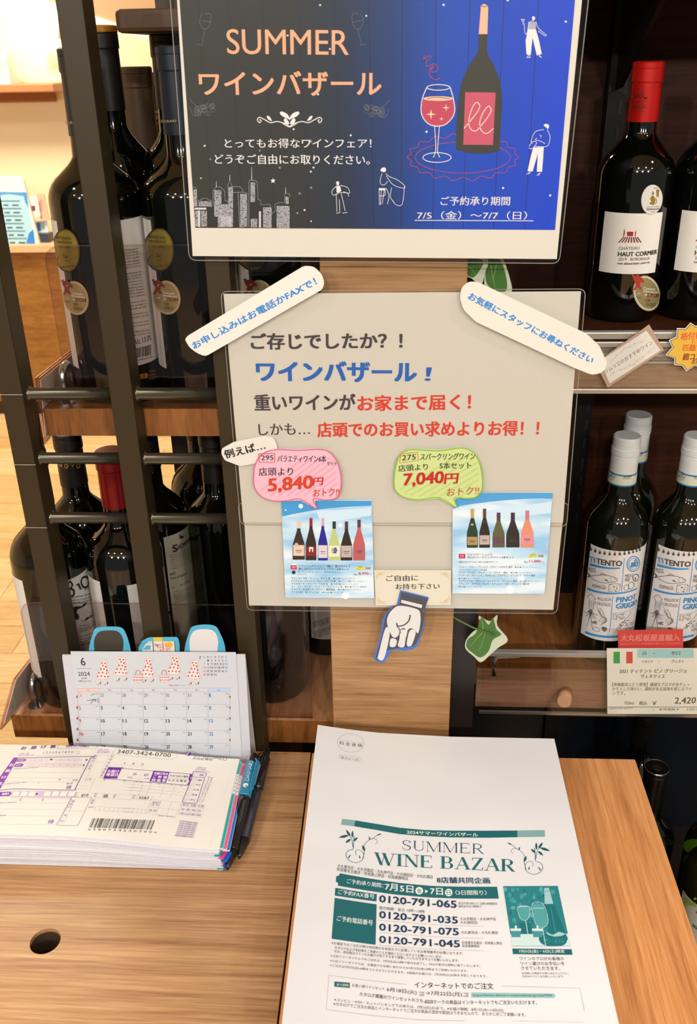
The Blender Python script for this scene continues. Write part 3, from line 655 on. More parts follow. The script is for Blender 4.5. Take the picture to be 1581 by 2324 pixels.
a.text('FÉMINALISE', (955, 2218), (1082, 2210), 26, '#3a3630', 3, .01); a.text('· PARIS ·', (1000, 2240), (1045, 2238), 12, '#3a3630', 3); a.build('prize_seals', bh, label='white and gold prize seals')
a = Art(Cyl(xh, YH, .0158), .0006).fr(1260, 0, 4.648)
a.rect(800, 1026, 966, 1040, '#5a1510'); [a.ell((850 + i * 28, 1004), 9, 26, '#6a1a14', 1, 10) for i in range(4)]
a.text('SAINTE', (855, 1075), (960, 1072), 22, '#6a1a14', 1); a.text('ABRIEL', (820, 1140), (962, 1136), 46, '#6a1a14', 1, .01); a.text('& Co', (835, 1180), (930, 1178), 30, '#6a1a14', 1, .01); a.build('capsule_lettering', bh)
dup(bh, .0800, .004, label='red wine bottle cut by the right edge of the photo on the upper right shelf')
# ---- lower right shelf: white wine with screw caps
xt, YT = P(1394, 1220, Y=1.0).x, 1.0; RT = .0372; CT = Cyl(xt, YT, RT); z0 = .9053; Ht = P(1408, 987, Y=YT).z - z0
WH = M('#cfd0cd', .35); BLUE = '#2f87c4'; CH_ = '#453f3b'
bt = bottle('wine_bottle', 'green wine bottle with white screw cap and illustrated white label, left of the front pair', xt, YT, z0, Ht, RT, WH, .058, group='white screw cap bottles on the lower right shelf', glass=GLASSG, rings='screw', nk=.76, sh=.60)
zcap = z0 + Ht; CQ = Cyl(xt, YT, .0160)
for dz, h, c in ((.0435, .0018, '#1f6f9a'), (.0453, .0115, '#c9cdb8'), (.0568, .0018, '#1f6f9a')): patch('neck_band', CQ, -.052, .052, zcap - dz - h, zcap - dz, M(c, .5), bt, .0004)
a = Art(CQ, .0006).fr(1220, 900, 4.38)
a.ell((735, 784), 34, 38, '#7f8a84', 1, 18, 0, 4); a.text('DOC', (706, 800), (764, 802), 34, '#5f6a66', 1, .02); a.ell((655, 765), 24, 36, '#7f8a84', 1, 18, 0, 4)
a.text('ACQ170', (850, 806), (924, 800), 18, '#3a3f3a', 1, .02); a.text('1234567', (850, 820), (924, 815), 12, '#6a6f6a', 1)
a.line(curve([(655, 655), (670, 675), (700, 690)]), 5, '#23201e', 1, w2=.2); a.build('neck_printing', bt)
zt, zb = CT.inv(1395, 1250)[1], CT.inv(1380, 1455)[1]
patch('front_label', CT, CT.inv(1327, 1350)[0], CT.inv(1452, 1350)[0], zb, zt, M('#d9d5d1', .55), bt)
a = Art(CT, .0005).fr(1300, 1200, 5.6265)
for i, (x, y) in enumerate(((230, 262), (287, 285), (344, 304), (405, 315), (468, 322), (532, 324), (595, 322), (655, 316), (711, 306), (762, 294), (806, 280), (846, 266))):
    a.ell((x, y), 16 - (i > 8) * 4, 17, '#4a4340', 1, 12); a.line([(x + 2, y - 34), (x, y - 8)], 10, '#4a4340', 1)
a.text('TI', (216, 418), (288, 436), 68, BLUE, 1, .04); a.text('TENTO', (302, 440), (620, 472), 70, CH_, 1, .04)
a.line(curve([(218, 452), (300, 474), (400, 494), (500, 502), (600, 500)]), 26, BLUE, 1, w2=.45)
a.text('PESCE', (206, 544), (298, 558), 54, CH_, 1); a.text('FORMAGGI', (252, 745), (416, 770), 46, CH_, 1)
a.text('MELE E', (655, 618), (756, 612), 40, CH_, 1); a.text('PERE', (650, 670), (714, 672), 44, CH_, 1)
fish = [(185, 555), (215, 580), (232, 602), (300, 592), (380, 588), (470, 600), (540, 625), (566, 650), (540, 672), (470, 680), (400, 690), (320, 672), (250, 635), (225, 612), (190, 615), (205, 590)]
a.line(curve(fish, 4, True), 4, CH_, 1, True); a.poly([(185, 555), (215, 580), (222, 606), (190, 615), (205, 590)], '#5a534e', 1); a.poly([(345, 588), (372, 556), (430, 588)], '#b5aea8', 1); a.line([(345, 588), (372, 556), (430, 590)], 3, CH_, 2)
a.poly([(398, 640), (430, 645), (455, 668), (420, 662)], '#5a534e', 2); a.ell((535, 640), 6, 5, CH_, 2, 10); a.line([(490, 610), (480, 640), (498, 672)], 3, CH_, 2); a.line([(240, 606), (470, 640)], 1.5, '#8a837e', 2)
a.line([(455, 800), (462, 712), (480, 700), (590, 696), (602, 720), (585, 796), (455, 800)], 5, CH_, 1); a.line([(466, 714), (600, 712)], 4, CH_, 1)
for x, y, r in ((522, 738, 10), (556, 762, 8), (480, 768, 5), (560, 734, 6), (520, 775, 5), (542, 790, 9)): a.ell((x, y), r, r, '#5a534e', 2, 10)
a.line([(652, 372), (616, 798)], 7, BLUE, 1); a.line([(508, 862), (466, 1315)], 7, BLUE, 1)
a.line(curve([(185, 762), (300, 800), (450, 822), (600, 818), (720, 796), (808, 762)]), 20, BLUE, 1, w2=.6)
a.ell((766, 446), 78, 96, BLUE, 1, 30, .15, 6); a.ell((766, 446), 56, 70, BLUE, 1, 26, .15, 4); a.text('BIO', (730, 490), (815, 474), 62, BLUE, 2, .05); a.poly([(770, 405), (785, 420), (812, 380), (790, 395)], BLUE, 2)
for c, rx, ry in (((795, 622), 36, 46), ((738, 722), 36, 46), ((676, 748), 30, 36)): a.ell(c, rx, ry, CH_, 1, 18, .3, 4)
a.poly([(780, 622), (792, 615), (800, 640), (786, 655)], '#6a635e', 2)
a.line(curve([(236, 832), (190, 862), (212, 905), (204, 1000), (222, 1020), (262, 1020), (270, 905), (290, 895), (236, 832)], 4), 4, CH_, 1); a.ell((238, 960), 22, 50, '#bdb6b0', 1, 14)
a.ell((226, 1048), 26, 20, '#6a635e', 2, 14)
for pts in ([(210, 1045), (170, 1070), (140, 1045)], [(214, 1060), (180, 1110), (165, 1100)], [(220, 1066), (205, 1150), (175, 1255)], [(232, 1066), (235, 1180), (255, 1290)], [(240, 1062), (270, 1110), (305, 1145)], [(244, 1052), (280, 1090), (320, 1100)], [(226, 1066), (222, 1110), (212, 1140)], [(236, 1066), (252, 1120), (280, 1150)]): a.line(curve(pts), 7, CH_, 1, w2=.4)
a.poly(curve([(310, 1020), (350, 1070), (375, 1110), (420, 1130), (435, 1170), (410, 1200), (380, 1215), (350, 1232), (395, 1180), (400, 1150), (360, 1120), (335, 1075)], 4, True), '#8d857f', 1)
a.line(curve([(345, 1010), (380, 1060), (400, 1110)]), 5, CH_, 2); a.line(curve([(300, 980), (330, 1030), (360, 1080)]), 3, CH_, 2); a.line(curve([(370, 1135), (340, 1160), (345, 1185)]), 4, CH_, 2); a.line(curve([(385, 1160), (362, 1190), (372, 1200)]), 4, CH_, 2)
a.poly([(236, 1185), (290, 1172), (320, 1185), (290, 1190), (318, 1215), (260, 1208)], '#7a736e', 1)
a.ell((300, 1282), 44, 26, CH_, 1, 18, .3, 4); a.poly(curve([(362, 1265), (385, 1245), (432, 1265), (430, 1290), (398, 1312), (372, 1288)], 4, True), '#6a635e', 1)
a.text('MOLLUSCHI', (316, 910), (482, 920), 40, CH_, 1); a.text('E CROSTACEI', (282, 962), (474, 990), 42, CH_, 1)
a.text('PINOT', (545, 935), (788, 890), 66, BLUE, 1, .04); a.text('GRIGIO', (540, 1015), (800, 960), 68, BLUE, 1, .04)
a.line(curve([(498, 1078), (600, 1070), (700, 1045), (795, 992)]), 3, CH_, 1)
rn = random.Random(5)
for i in range(34): x = 510 + rn.random() * 140; y = 1080 + rn.random() * 70 + (x - 510) * -.1; a.ell((x, y + 10), 11, 6, '#7a736e', 1, 8, -.6, 2)
a.line(curve([(535, 1330), (560, 1270), (600, 1215), (660, 1160), (720, 1090), (735, 1050)]), 4, CH_, 1)
for i in range(14): x = 590 + rn.random() * 120; y = 1215 - (x - 590) * .9 + rn.random() * 50; a.ell((x, y), 9, 6, '#6a635e', 1, 8, -.6)
a.text('ALTRO', (650, 1250), (770, 1215), 46, '#9a948e', 1); a.text('VINO', (652, 1300), (760, 1275), 44, '#9a948e', 1)
a.line(curve([(158, 1318), (250, 1350), (400, 1375), (560, 1372), (700, 1345)]), 26, BLUE, 1, w2=.8)
a.build('label_printing', bt)
dup(bt, .0800, .0, label='green wine bottle with white screw cap, right of the front pair')
ps = P(1450, 940, Z=zcap); dup(bt, ps.x - xt, ps.y - YT, label='green wine bottle with greyish white screw cap behind the front pair')
# ---- dark bottles below, right of the counter
c = P(1490, 1742, Y=.95)
b = bottle('wine_bottle', 'black capsule bottle seen from above beside the right counter edge', c.x, .95, .45, c.z - .45, .038, M('#131110', .3, .3), .06)
lathe('capsule_ring', [(.0145, c.z + .0002), (.0150, c.z + .0012), (.0157, c.z + .0002)], c.x, .95, M('#6f6a60', .25, .7), b, 32); lathe('capsule_emblem', [(.0, c.z + .001), (.006, c.z + .0011), (.0065, c.z + .0001)], c.x, .95, M('#2a2825', .3, .5), b, 16)
dup(b, P(1455, 1640, Y=1.08).x - c.x, .13 if False else .12, 0, label='black bottle far back under the lower right shelf')
xr4 = P(1532, 2060, Y=.80).x + .0425
b = bottle('wine_bottle', 'olive green bottle with a large white and green label at the lower right edge', xr4, .80, .52, .325, .041, M('#3c4a14', .4), .05, glass=M('#1d1c05', .08), sh=.625)
CR = Cyl(xr4, .80, .041); zl = CR.inv(1560, 2034)[1]
patch('front_label', CR, -.058, .05, .535, zl, M('#c5c4b4', .6), b)
a = Art(CR, .0005); a.fr(1440, 1640, 4.149)
for i in range(22): rn2 = random.Random(i); a.ell((455 + rn2.random() * 120, 1655 + rn2.random() * 70), 14, 12, '#93b84a', 1, 9)
a.text('VIGNETI', (540, 1915), (640, 1975), 30, INK, 1, .02); a.text('VERDE', (575, 1790), (640, 1830), 24, INK, 1, .02); a.build('label_printing', b)
c2 = P(1600, 1940, Y=.93)
b = bottle('wine_bottle', 'olive bottle with a bright green oval seal at the lower right edge', c2.x + .010, .93, .45, .305, .0385, M('#20180c', .4), .05, glass=M('#1a1706', .08))
a = Art(Cyl(c2.x + .010, .93, .0385), .0006); a.ell((1577, 1921), 27, 17, '#6fa81e', 1, 24, .1); a.build('prize_seal', b, label='bright green oval seal')
# ================================================================== poster on the pillar
YP = .7655
S = Plane((0, YP, 0), (1, 0, 0), (0, 0, 1)); q = lambda S, *p: [S.inv(*i) for i in p]
po = thing('poster', S.fwd(-.02, 1.55), 'blue laminated wine bazaar poster at the top', 'poster')
slab('paper', S, q(S, (397, -75), (1328, -80), (1263, 588), (437, 581)), -.0002, 0, M('#d9d4c9', .6), po)
m, nt, Pn, N, L = nodes('poster_ink'); tc = N('ShaderNodeTexCoord'); sp = N('ShaderNodeSeparateXYZ'); L(tc.outputs['Generated'], sp.inputs[0])
rp = ramp(N, [(0, '#2a2c25'), (.30, '#26282a'), (.42, '#16273f'), (.55, '#0a3270'), (.68, '#0442ac'), (1, '#003cc8')]); L(sp.outputs[0], rp.inputs[0]); L(rp.outputs[0], Pn.inputs['Base Color']); Pn.inputs['Roughness'].default_value = .5
a = Art(S, .0001); a.poly([(403, -60), (1310, -64), (1259, 522), (443, 517)], m, 0)
a.build('night_print', po); a = Art(S, .0002)
for x0, x1 in ((445, 484), (514, 553), (592, 624), (672, 702), (755, 775), (835, 848), (912, 910), (990, 982), (1068, 1050), (1146, 1120), (1226, 1190)): a.line([(x0, -60), (x1, 518)], 1.1, '#141a30', 0)
OR_ = '#f0aa85'; WHT = '#e6e4e6'; fx = (380, 0, 3.162); fb = (860, 0, 3.162); PK = '#b0455c'
a.fr(*fx)
a.text('SUMMER', (430, 388), (1300, 396), 180, OR_, 2, .005, res=5); a.text('ワインバザール', (235, 684), (1530, 686), 172, OR_, 2, .022, res=5)
a.text('とってもお得なワインフェア！', (412, 1062), (1462, 1062), 68, WHT, 2, .012); a.text('どうぞご自由にお取りください。', (342, 1176), (1450, 1182), 70, WHT, 2, .012)
for sg_ in (1, -1):                                     # ornament
    X = lambda x, y: (876 + sg_ * (x - 876), y)
    a.poly(curve([X(880, 860), X(860, 820), X(820, 800), X(806, 812), X(826, 835), X(860, 850)], 4, True), WHT, 2); a.poly(curve([X(874, 886), X(850, 848), X(834, 862), X(850, 888)], 4, True), WHT, 2)
    a.line(curve([X(876, 910), X(850, 890), X(790, 872), X(740, 880), X(700, 860), X(660, 842), X(645, 860), X(660, 880), X(672, 866), X(660, 858)]), 6, WHT, 2); a.poly(curve([X(750, 868), X(730, 835), X(712, 834), X(722, 856)], 4, True), WHT, 2)
    a.line(curve([X(820, 880), X(845, 898), X(876, 912)]), 5, WHT, 2)
FA = '#6d7076'
for (ox, oy, mx) in ((265, 150, 1), (1370, 150, -1)):    # faint glasses
    X = lambda x, y: (ox + mx * x, oy + y)
    a.line(curve([X(-15, -55), X(-35, 5), X(-10, 55), X(25, 50), X(45, 0), X(40, -50), X(0, -50)]), 2.5, FA, 1); a.line([X(5, 60), X(-20, 170)], 2.5, FA, 1); a.line(curve([X(-55, 168), X(-20, 172), X(-15, 185)]), 2.5, FA, 1); a.line([X(-25, -5), X(42, 10)], 2.5, FA, 1)
for (ox, oy, mx) in ((260, 780, 1), (1490, 790, -1)):    # faint grapes
    for i in range(22): r_ = random.Random(i + 50); a.ell((ox + mx * (r_.random() * 130 - 60), oy + r_.random() * 70 - 30), 15, 15, FA, 1, 9, 0, 2)
    a.line(curve([(ox - mx * 105, oy - 75), (ox - mx * 50, oy - 20), (ox, oy - 30)]), 3, FA, 1)
    a.line(curve([(ox - mx * 100, oy - 10), (ox - mx * 70, oy + 50), (ox - mx * 20, oy + 30), (ox - mx * 60, oy - 10)]), 2.5, FA, 1)
def star(c, r, m=WHT, n=5, k=.42, rot=-pi / 2, ly=2): a.poly([(c[0] + (r if i % 2 == 0 else r * k) * cos(rot + pi * i / n), c[1] + (r if i % 2 == 0 else r * k) * sin(rot + pi * i / n)) for i in range(2 * n)], m, ly)
for x, y, r in ((757, 1297, 20), (240, 1278, 8), (1030, 1347, 12), (948, 1388, 12), (1030, 1587, 8), (932, 1528, 7), (308, 1142, 10), (805, 1203, 12), (663, 1080, 10), (1025, 1015, 17)): star((x, y), r, WHT if r in (20, 8, 7) else '#8d93a5')
for x, y in ((1095, 37), (1425, 114), (1165, 352), (905, 927), (1314, 971), (1047, 1202), (1028, 1231), (983, 1507), (862, 255), (1080, 677), (267, 1046)): a.ell((x, y), 7, 7, WHT, 3, 10)
GW = '#c9cbd2'; a.fr(430, 370, 6.08)                     # skyline
def tower(x0, y0, x1, y1, px0, px1, py0, seed, on='#c9cbd2', cw=9, ch=9, dens=.85):
    r_ = random.Random(seed); y = py0
    while y < y1 - 4:
        x = px0
        while x < px1 - 3:
            if r_.random() < dens: a.rect(x, y, x + cw - 2.2, y + ch - 2.2, on, 2)
            x += cw
        y += ch
DK = '#24231d'
for pts in ([(50, 345), (60, 330), (80, 335), (98, 370), (104, 590), (120, 600), (122, 520), (165, 505), (178, 485), (240, 485), (250, 500), (300, 520), (306, 600), (325, 580), (325, 380), (370, 328), (428, 330), (485, 385), (490, 515), (520, 525), (540, 590), (530, 300), (556, 235), (580, 310), (600, 325), (690, 325), (738, 370), (740, 405), (790, 410), (805, 880), (85, 880)], [(820, 880), (818, 258), (840, 236), (905, 240), (935, 262), (945, 505), (980, 512), (980, 575), (1105, 568), (1115, 610), (1140, 700), (1180, 660), (1180, 570), (1225, 550), (1310, 545), (1315, 418), (1370, 420), (1390, 460), (1398, 900)]): a.poly(pts, DK, 1); a.line(pts[:-1], 3, GW, 3)
for args in ((50, 360, 100, 600, 56, 98, 365, 1), (130, 520, 300, 600, 132, 298, 528, 2), (70, 610, 235, 880, 75, 118, 660, 3), (150, 660, 240, 880, 160, 240, 660, 4), (340, 370, 445, 740, 342, 440, 372, 5), (380, 560, 580, 880, 430, 548, 570, 6), (380, 720, 580, 885, 392, 578, 740, 7), (535, 310, 600, 880, 538, 602, 330, 8), (690, 420, 795, 885, 700, 792, 425, 9), (840, 265, 905, 540, 842, 900, 268, 10), (840, 770, 935, 890, 845, 932, 770, 11), (1010, 610, 1135, 890, 1016, 1130, 612, 12), (1200, 590, 1385, 900, 1202, 1384, 592, 13), (1320, 460, 1380, 560, 1324, 1372, 465, 14)): tower(*args[:4], *args[4:7], args[7])
a.rect(118, 655, 148, 880, GW, 2); a.rect(70, 615, 232, 642, GW, 2); a.rect(958, 665, 985, 890, GW, 2); a.line([(670, 405), (690, 880)], 3, GW, 3); a.line([(600, 405), (740, 400)], 3, GW, 3)
for x, y0, y1 in ((370, 250, 328), (556, 160, 240), (858, 52, 236), (1326, 335, 418)): a.line([(x, y1), (x, y0)], 9, GW, 3, w2=.5)
a.fr(*fb)                                                # wine glass, bottle, people
a.poly(curve([(715, 245), (712, 330), (702, 385), (640, 480), (590, 600), (566, 740), (556, 900), (552, 1070)], 5) + curve([(552, 1070), (640, 1095), (760, 1100), (862, 1082)], 5) + curve([(862, 1082), (872, 900), (880, 740), (868, 600), (822, 470), (775, 380), (776, 245)], 5), '#35342a', 2)
a.poly([(730, 40), (752, 27), (776, 38), (782, 60), (776, 245), (714, 245), (724, 120)], '#e8b498', 3); a.line(curve([(732, 40), (752, 50), (776, 40)]), 4, '#3a3430', 4)
a.poly([(617, 661), (835, 664), (816, 1040), (603, 1038)], '#c2506a', 3)
a.line(curve([(608, 922), (660, 860), (705, 800), (722, 760), (700, 735), (672, 765), (645, 850), (650, 915), (690, 940), (740, 890), (785, 830), (803, 790), (785, 762), (750, 800), (722, 870), (730, 930), (770, 958), (820, 920)]), 6, '#ead2c4', 4)
a.poly(curve([(316, 712), (300, 790), (318, 850), (360, 892), (410, 905), (470, 895), (520, 850), (542, 790), (530, 712)], 5), '#b8405a', 2); a.ell((423, 707), 107, 17, '#ecc0a2', 3, 26); a.line(curve([(345, 708), (400, 698), (470, 702), (510, 708)]), 4, '#5a3a3a', 4)
a.line(curve([(343, 625), (312, 700), (300, 790), (318, 850), (360, 892), (410, 905), (470, 895), (520, 850), (542, 790), (530, 700), (508, 625)]), 6, WHT, 4); a.ell((425, 627), 82, 20, WHT, 4, 26, 0, 5)
a.line(curve([(398, 905), (405, 1040), (402, 1095), (388, 1130)]), 5, WHT, 4); a.line(curve([(432, 905), (420, 1050), (420, 1095), (435, 1130)]), 5, WHT, 4); a.ell((415, 1130), 101, 35, WHT, 4, 30, 0, 5)
for x, y, r in ((372, 820, 38), (480, 773, 28), (447, 853, 18)): star((x, y), r, '#efd2b4', 4, .22, -pi / 2, 4)
a.line(curve([(330, 398), (320, 425), (350, 405), (372, 408), (340, 440), (345, 478), (385, 460), (412, 470), (420, 500), (385, 520), (370, 500), (400, 470), (360, 500), (365, 545), (400, 572), (440, 560)]), 4, PK, 3)
a.ell((600, 1130), 340, 112, PK, 1, 44, 0, 4)
sc_ = [(600 + (388 + 12 * cos(i * pi)) * cos(t) , 1128 + (158 + 14 * cos(i * pi)) * sin(t)) for i, t in [(j, 2 * pi * j / 36) for j in range(36)]]; a.line(curve(sc_, 4, True), 4, PK, 1, True)
def person(pts_list, fills): 
    for p_ in fills: a.poly(p_, WHT, 4)
    for p_ in pts_list: a.line(curve(p_, 4), 3.5, WHT, 3)
person([[(1108, 150), (1075, 165), (1060, 240), (1045, 235), (1040, 165)], [(1125, 155), (1140, 200), (1190, 245), (1200, 252), (1185, 255), (1140, 222)], [(1020, 140), (1030, 155), (1042, 142), (1020, 138)], [(1030, 155), (1032, 178)], [(1060, 412), (1070, 398), (1084, 410), (1060, 414)], [(1145, 400), (1165, 415), (1150, 398)]] + [[(1068, 160 + i * 8), (1098, 163 + i * 8), (1124, 160 + i * 8)] for i in range(7)], [curve([(1098, 120), (1112, 118), (1118, 135), (1106, 148), (1096, 135)], 3, True), [(1068, 212), (1124, 212), (1148, 300), (1166, 388), (1130, 398), (1100, 270), (1086, 396), (1056, 390), (1050, 290)]])
person([[(1182, 930), (1120, 945), (1090, 1010), (1100, 1030)], [(1205, 930), (1225, 980), (1215, 1035), (1190, 1052), (1110, 1050)], [(1130, 990), (1120, 1005), (1150, 1010), (1190, 1030)], [(1075, 1050), (1100, 1015), (1130, 1025), (1095, 1068), (1075, 1060)], [(1150, 968), (1162, 975), (1156, 990)], [(1056, 1250), (1085, 1232), (1070, 1252)], [(1128, 1258), (1155, 1240), (1140, 1262)]], [curve([(1180, 895), (1200, 888), (1218, 900), (1210, 925), (1198, 915), (1184, 905)], 3, True), [(1105, 1058), (1180, 1055), (1176, 1130), (1168, 1232), (1130, 1232), (1138, 1100), (1100, 1230), (1064, 1228), (1085, 1130)]])
person([[(20, 1245), (8, 1290), (12, 1320), (40, 1325), (60, 1300)], [(48, 1245), (80, 1270), (130, 1290), (180, 1330), (175, 1350), (100, 1325), (50, 1260)], [(182, 1335), (165, 1465), (120, 1468), (100, 1440)], [(50, 1350), (70, 1400), (60, 1465)], [(90, 1345), (80, 1410), (105, 1450)], [(0, 1350), (2, 1470)], [(16, 1350), (10, 1470)], [(38, 1350), (22, 1465)], [(40, 1350), (42, 1400), (0, 1405)]], [curve([(20, 1205), (42, 1202), (50, 1222), (35, 1235), (10, 1225)], 3, True), [(0, 1350), (45, 1350), (45, 1365), (0, 1365)]])
a.fr(*fx); person([[(1210, 1335), (1180, 1370), (1190, 1400), (1230, 1385)], [(1240, 1330), (1290, 1345), (1306, 1385), (1260, 1375)], [(1210, 1390), (1215, 1520)], [(1245, 1385), (1275, 1515)], [(1232, 1430), (1236, 1520)], [(1210, 1530), (1240, 1525)], [(1255, 1528), (1290, 1525)], [(1225, 1380), (1290, 1385), (1298, 1410)]], [curve([(1210, 1305), (1228, 1302), (1230, 1325), (1216, 1330)], 3, True), [(1210, 1335), (1238, 1333), (1246, 1370), (1214, 1385)]])
a.fr(*fb)
for x, y in ((462, 35), (1338, 155), (340, 945), (889, 1349), (1226, 1402), (922, 2)): a.ell((x, y), 8, 8, WHT, 3, 10)
a.text('ご予約承り期間', (440, 1474), (936, 1474), 64, WHT, 2, .012); a.text('7/5（金）〜7/7（日）', (272, 1574), (1058, 1576), 60, WHT, 2, .008); a.line([(255, 1581), (1107, 1584)], 5, WHT, 2)
a.build('print', po)
slab('laminate_film', S, rounded(q(S, (380, -95), (1345, -100), (1268, 597), (430, 590)), .006), .0009, .0012, FILM, po)
slab('laminate_back', S, rounded(q(S, (380, -95), (1345, -100), (1268, 597), (430, 590)), .006), -.0006, -.0003, FILM2, po)
def rim(S, pts, o, par):
    a = Art(S, o); uv = rounded(q(S, *pts), .006); a.uv = lambda p: p; a.px = lambda p: .00038; a.line(uv, 1.6, '#8b857b', 0, True); a.build('sealed_rim', par)
rim(S, [(380, -95), (1345, -100), (1268, 597), (430, 590)], .0013, po)
# ================================================================== two notice sheets
S2 = Plane((0, .7695, 0), (1, 0, 0), (0, 0, 1)); S1 = Plane((0, .7675, 0), (1, 0, 0), (0, 0, 1))
n2 = thing('notice_sheet', S2.fwd(0, 1.2), 'blank white laminated sheet taped under the big white notice', 'notice')
slab('paper', S2, q(S2, (552, 1150), (1280, 1150), (1255, 1384), (565, 1374)), -.0002, 0, M('#c8c3b8', .6), n2)
slab('laminate_film', S2, rounded(q(S2, (540, 1140), (1290, 1140), (1263, 1392), (561, 1384)), .005), .0003, .0006, FILM2, n2)
n1 = thing('notice_sheet', S1.fwd(0, 1.3), 'big white laminated notice in black, blue and red Japanese lettering', 'notice')
slab('paper', S1, q(S1, (507, 667), (1318, 661), (1277, 1186), (552, 1186)), -.0002, 0, M('#c8c3b8', .6), n1)
a = Art(S1, .0001); BK = '#3f383c'; BL = '#1c5cb0'; RD = '#cf3b2a'
a.text('ご存じでしたか？！', (571, 793), (912, 791), 36, BK, 1, .035, res=4); a.text('ワインバザール', (584, 865), (943, 867), 45, BL, 1, .045, res=4); a.text('！', (963, 864), (976, 864), 30, BL, 1, .02, .1)
a.text('重いワインが', (579, 931), (806, 930), 36, BK, 1, .03, res=4); a.text('お家まで届く！', (812, 933), (1067, 929), 35, RD, 1, .03, res=4)
a.text('しかも…', (588, 988), (703, 986), 26, BK, 1, .018, res=3); a.text('店頭でのお買い求めよりお得！！', (721, 992), (1221, 988), 33, RD, 1, .03, res=3)
a.build('lettering', n1)
slab('laminate_film', S1, rounded(q(S1, (501, 661), (1328, 655), (1285, 1194), (546, 1190)), .006), .0005, .0008, FILM2, n1)
rim(S2, [(540, 1140), (1290, 1140), (1263, 1392), (561, 1384)], .0007, n2); rim(S1, [(501, 661), (1328, 655), (1285, 1194), (546, 1190)], .0009, n1)
def paper_on(S, name, label, cat, pts, col, fn=None, t=.0003, r=.0, parts=None, cv=0):
    p = curve(pts, cv, True) if cv else pts; uv = q(S, *p); uv = rounded(uv, r) if r else uv
    o = thing(name, S.fwd(*uv[0]), label, cat); slab('card', S, uv, -t, 0, col if not isinstance(col, str) else M(col, .6), o)
    if fn: a = Art(S, .0001); fn(a); a.build('printing', o)
    return o
SK = Plane((0, .7640, 0), (1, 0, 0), (0, 0, 1))
SQ = Plane((0, .7622, 0), (1, 0, 0), (0, 0, 1))
LT = '#1f7fd0'
paper_on(SQ, 'paper_strip', 'slanting white paper strip with blue lettering about telephone and fax, left', 'label', [(419, 770), (426, 762), (690, 603), (712, 605), (730, 622), (736, 642), (731, 657), (466, 809), (448, 802), (430, 789)], '#e0dbd1', lambda a: a.text('お申し込みはお電話かFAXで！', (442, 793), (720, 645), 20, LT, 1, .03, res=3), .0004, .003)
paper_on(SQ, 'paper_strip', 'slanting white paper strip with blue lettering about asking the staff, right', 'label', [(1043, 676), (1047, 652), (1063, 639), (1084, 640), (1330, 757), (1360, 785), (1378, 826), (1366, 846), (1343, 851), (1300, 834), (1080, 731), (1052, 704)], '#ddd8cd', lambda a: a.text('お気軽にスタッフにお尋ねください', (1060, 678), (1340, 826), 20, LT, 1, .03, res=3), .0004, .003)
paper_on(Plane((0, .7650, 0), (1, 0, 0), (0, 0, 1)), 'speech_bubble', 'small white paper bubble with bold black lettering, left of the pink bubble', 'label', [(503, 1018), (530, 1003), (600, 989), (620, 993), (628, 1010), (630, 1030), (600, 1048), (545, 1058), (510, 1045), (502, 1030)], '#d9d4ca', lambda a: a.text('例えば…', (513, 1041), (603, 1019), 20, '#1d1a1a', 1, .03), .0003, .002)
# flyers
def sky_mat(name, seed):
    m, nt, Pn, N, L = nodes(name); tc = N('ShaderNodeTexCoord'); mp = N('ShaderNodeMapping'); mp.inputs['Rotation'].default_value = (0, .45, 0); mp.inputs['Scale'].default_value = (1.2, 1, 5); mp.inputs['Location'].default_value = (seed, 0, seed)
    L(tc.outputs['Generated'], mp.inputs[0]); n = N('ShaderNodeTexNoise'); n.inputs['Scale'].default_value = 1.3; n.inputs['Detail'].default_value = 2; L(mp.outputs[0], n.inputs[0])
    r = ramp(N, [(.35, '#8fbfe2'), (.5, '#b9d8ea'), (.62, '#dbe7ee')]); L(n.outputs[0], r.inputs[0]); L(r.outputs[0], Pn.inputs['Base Color']); Pn.inputs['Roughness'].default_value = .55; return m
def mini(a, x, yt, yb, w, cap, glass, lab, y1, y2, nw=.28, capl=.17, ink='#3a2a2a'):
    h = yb - yt; n = w * nw
    L_ = [(-n, capl * h), (-n * 1.05, .25 * h), (-w * .62, .42 * h), (-w * .96, .60 * h), (-w, .72 * h), (-w, h - 3), (-w * .9, h)]
    pts = [(x + u, yt + v) for u, v in L_] + [(x - u, yt + v) for u, v in L_[::-1]]; a.poly(pts, glass, 2); a.poly([(x - n, yt), (x + n, yt), (x + n, yt + capl * h + 6), (x - n, yt + capl * h + 6)], cap, 3)
    a.poly([(x - w * .9, yt + y1 * h), (x + w * .9, yt + y1 * h), (x + w * .9, yt + y2 * h), (x - w * .9, yt + y2 * h)], lab, 3)
    a.line([(x - w * .5, yt + (y1 + y2) / 2 * h), (x + w * .5, yt + (y1 + y2) / 2 * h)], 6, ink, 4); a.line([(x - w * .4, yt + (y1 * .35 + y2 * .65) * h), (x + w * .4, yt + (y1 * .35 + y2 * .65) * h)], 4, ink, 4)
K2 = '#2c3540'
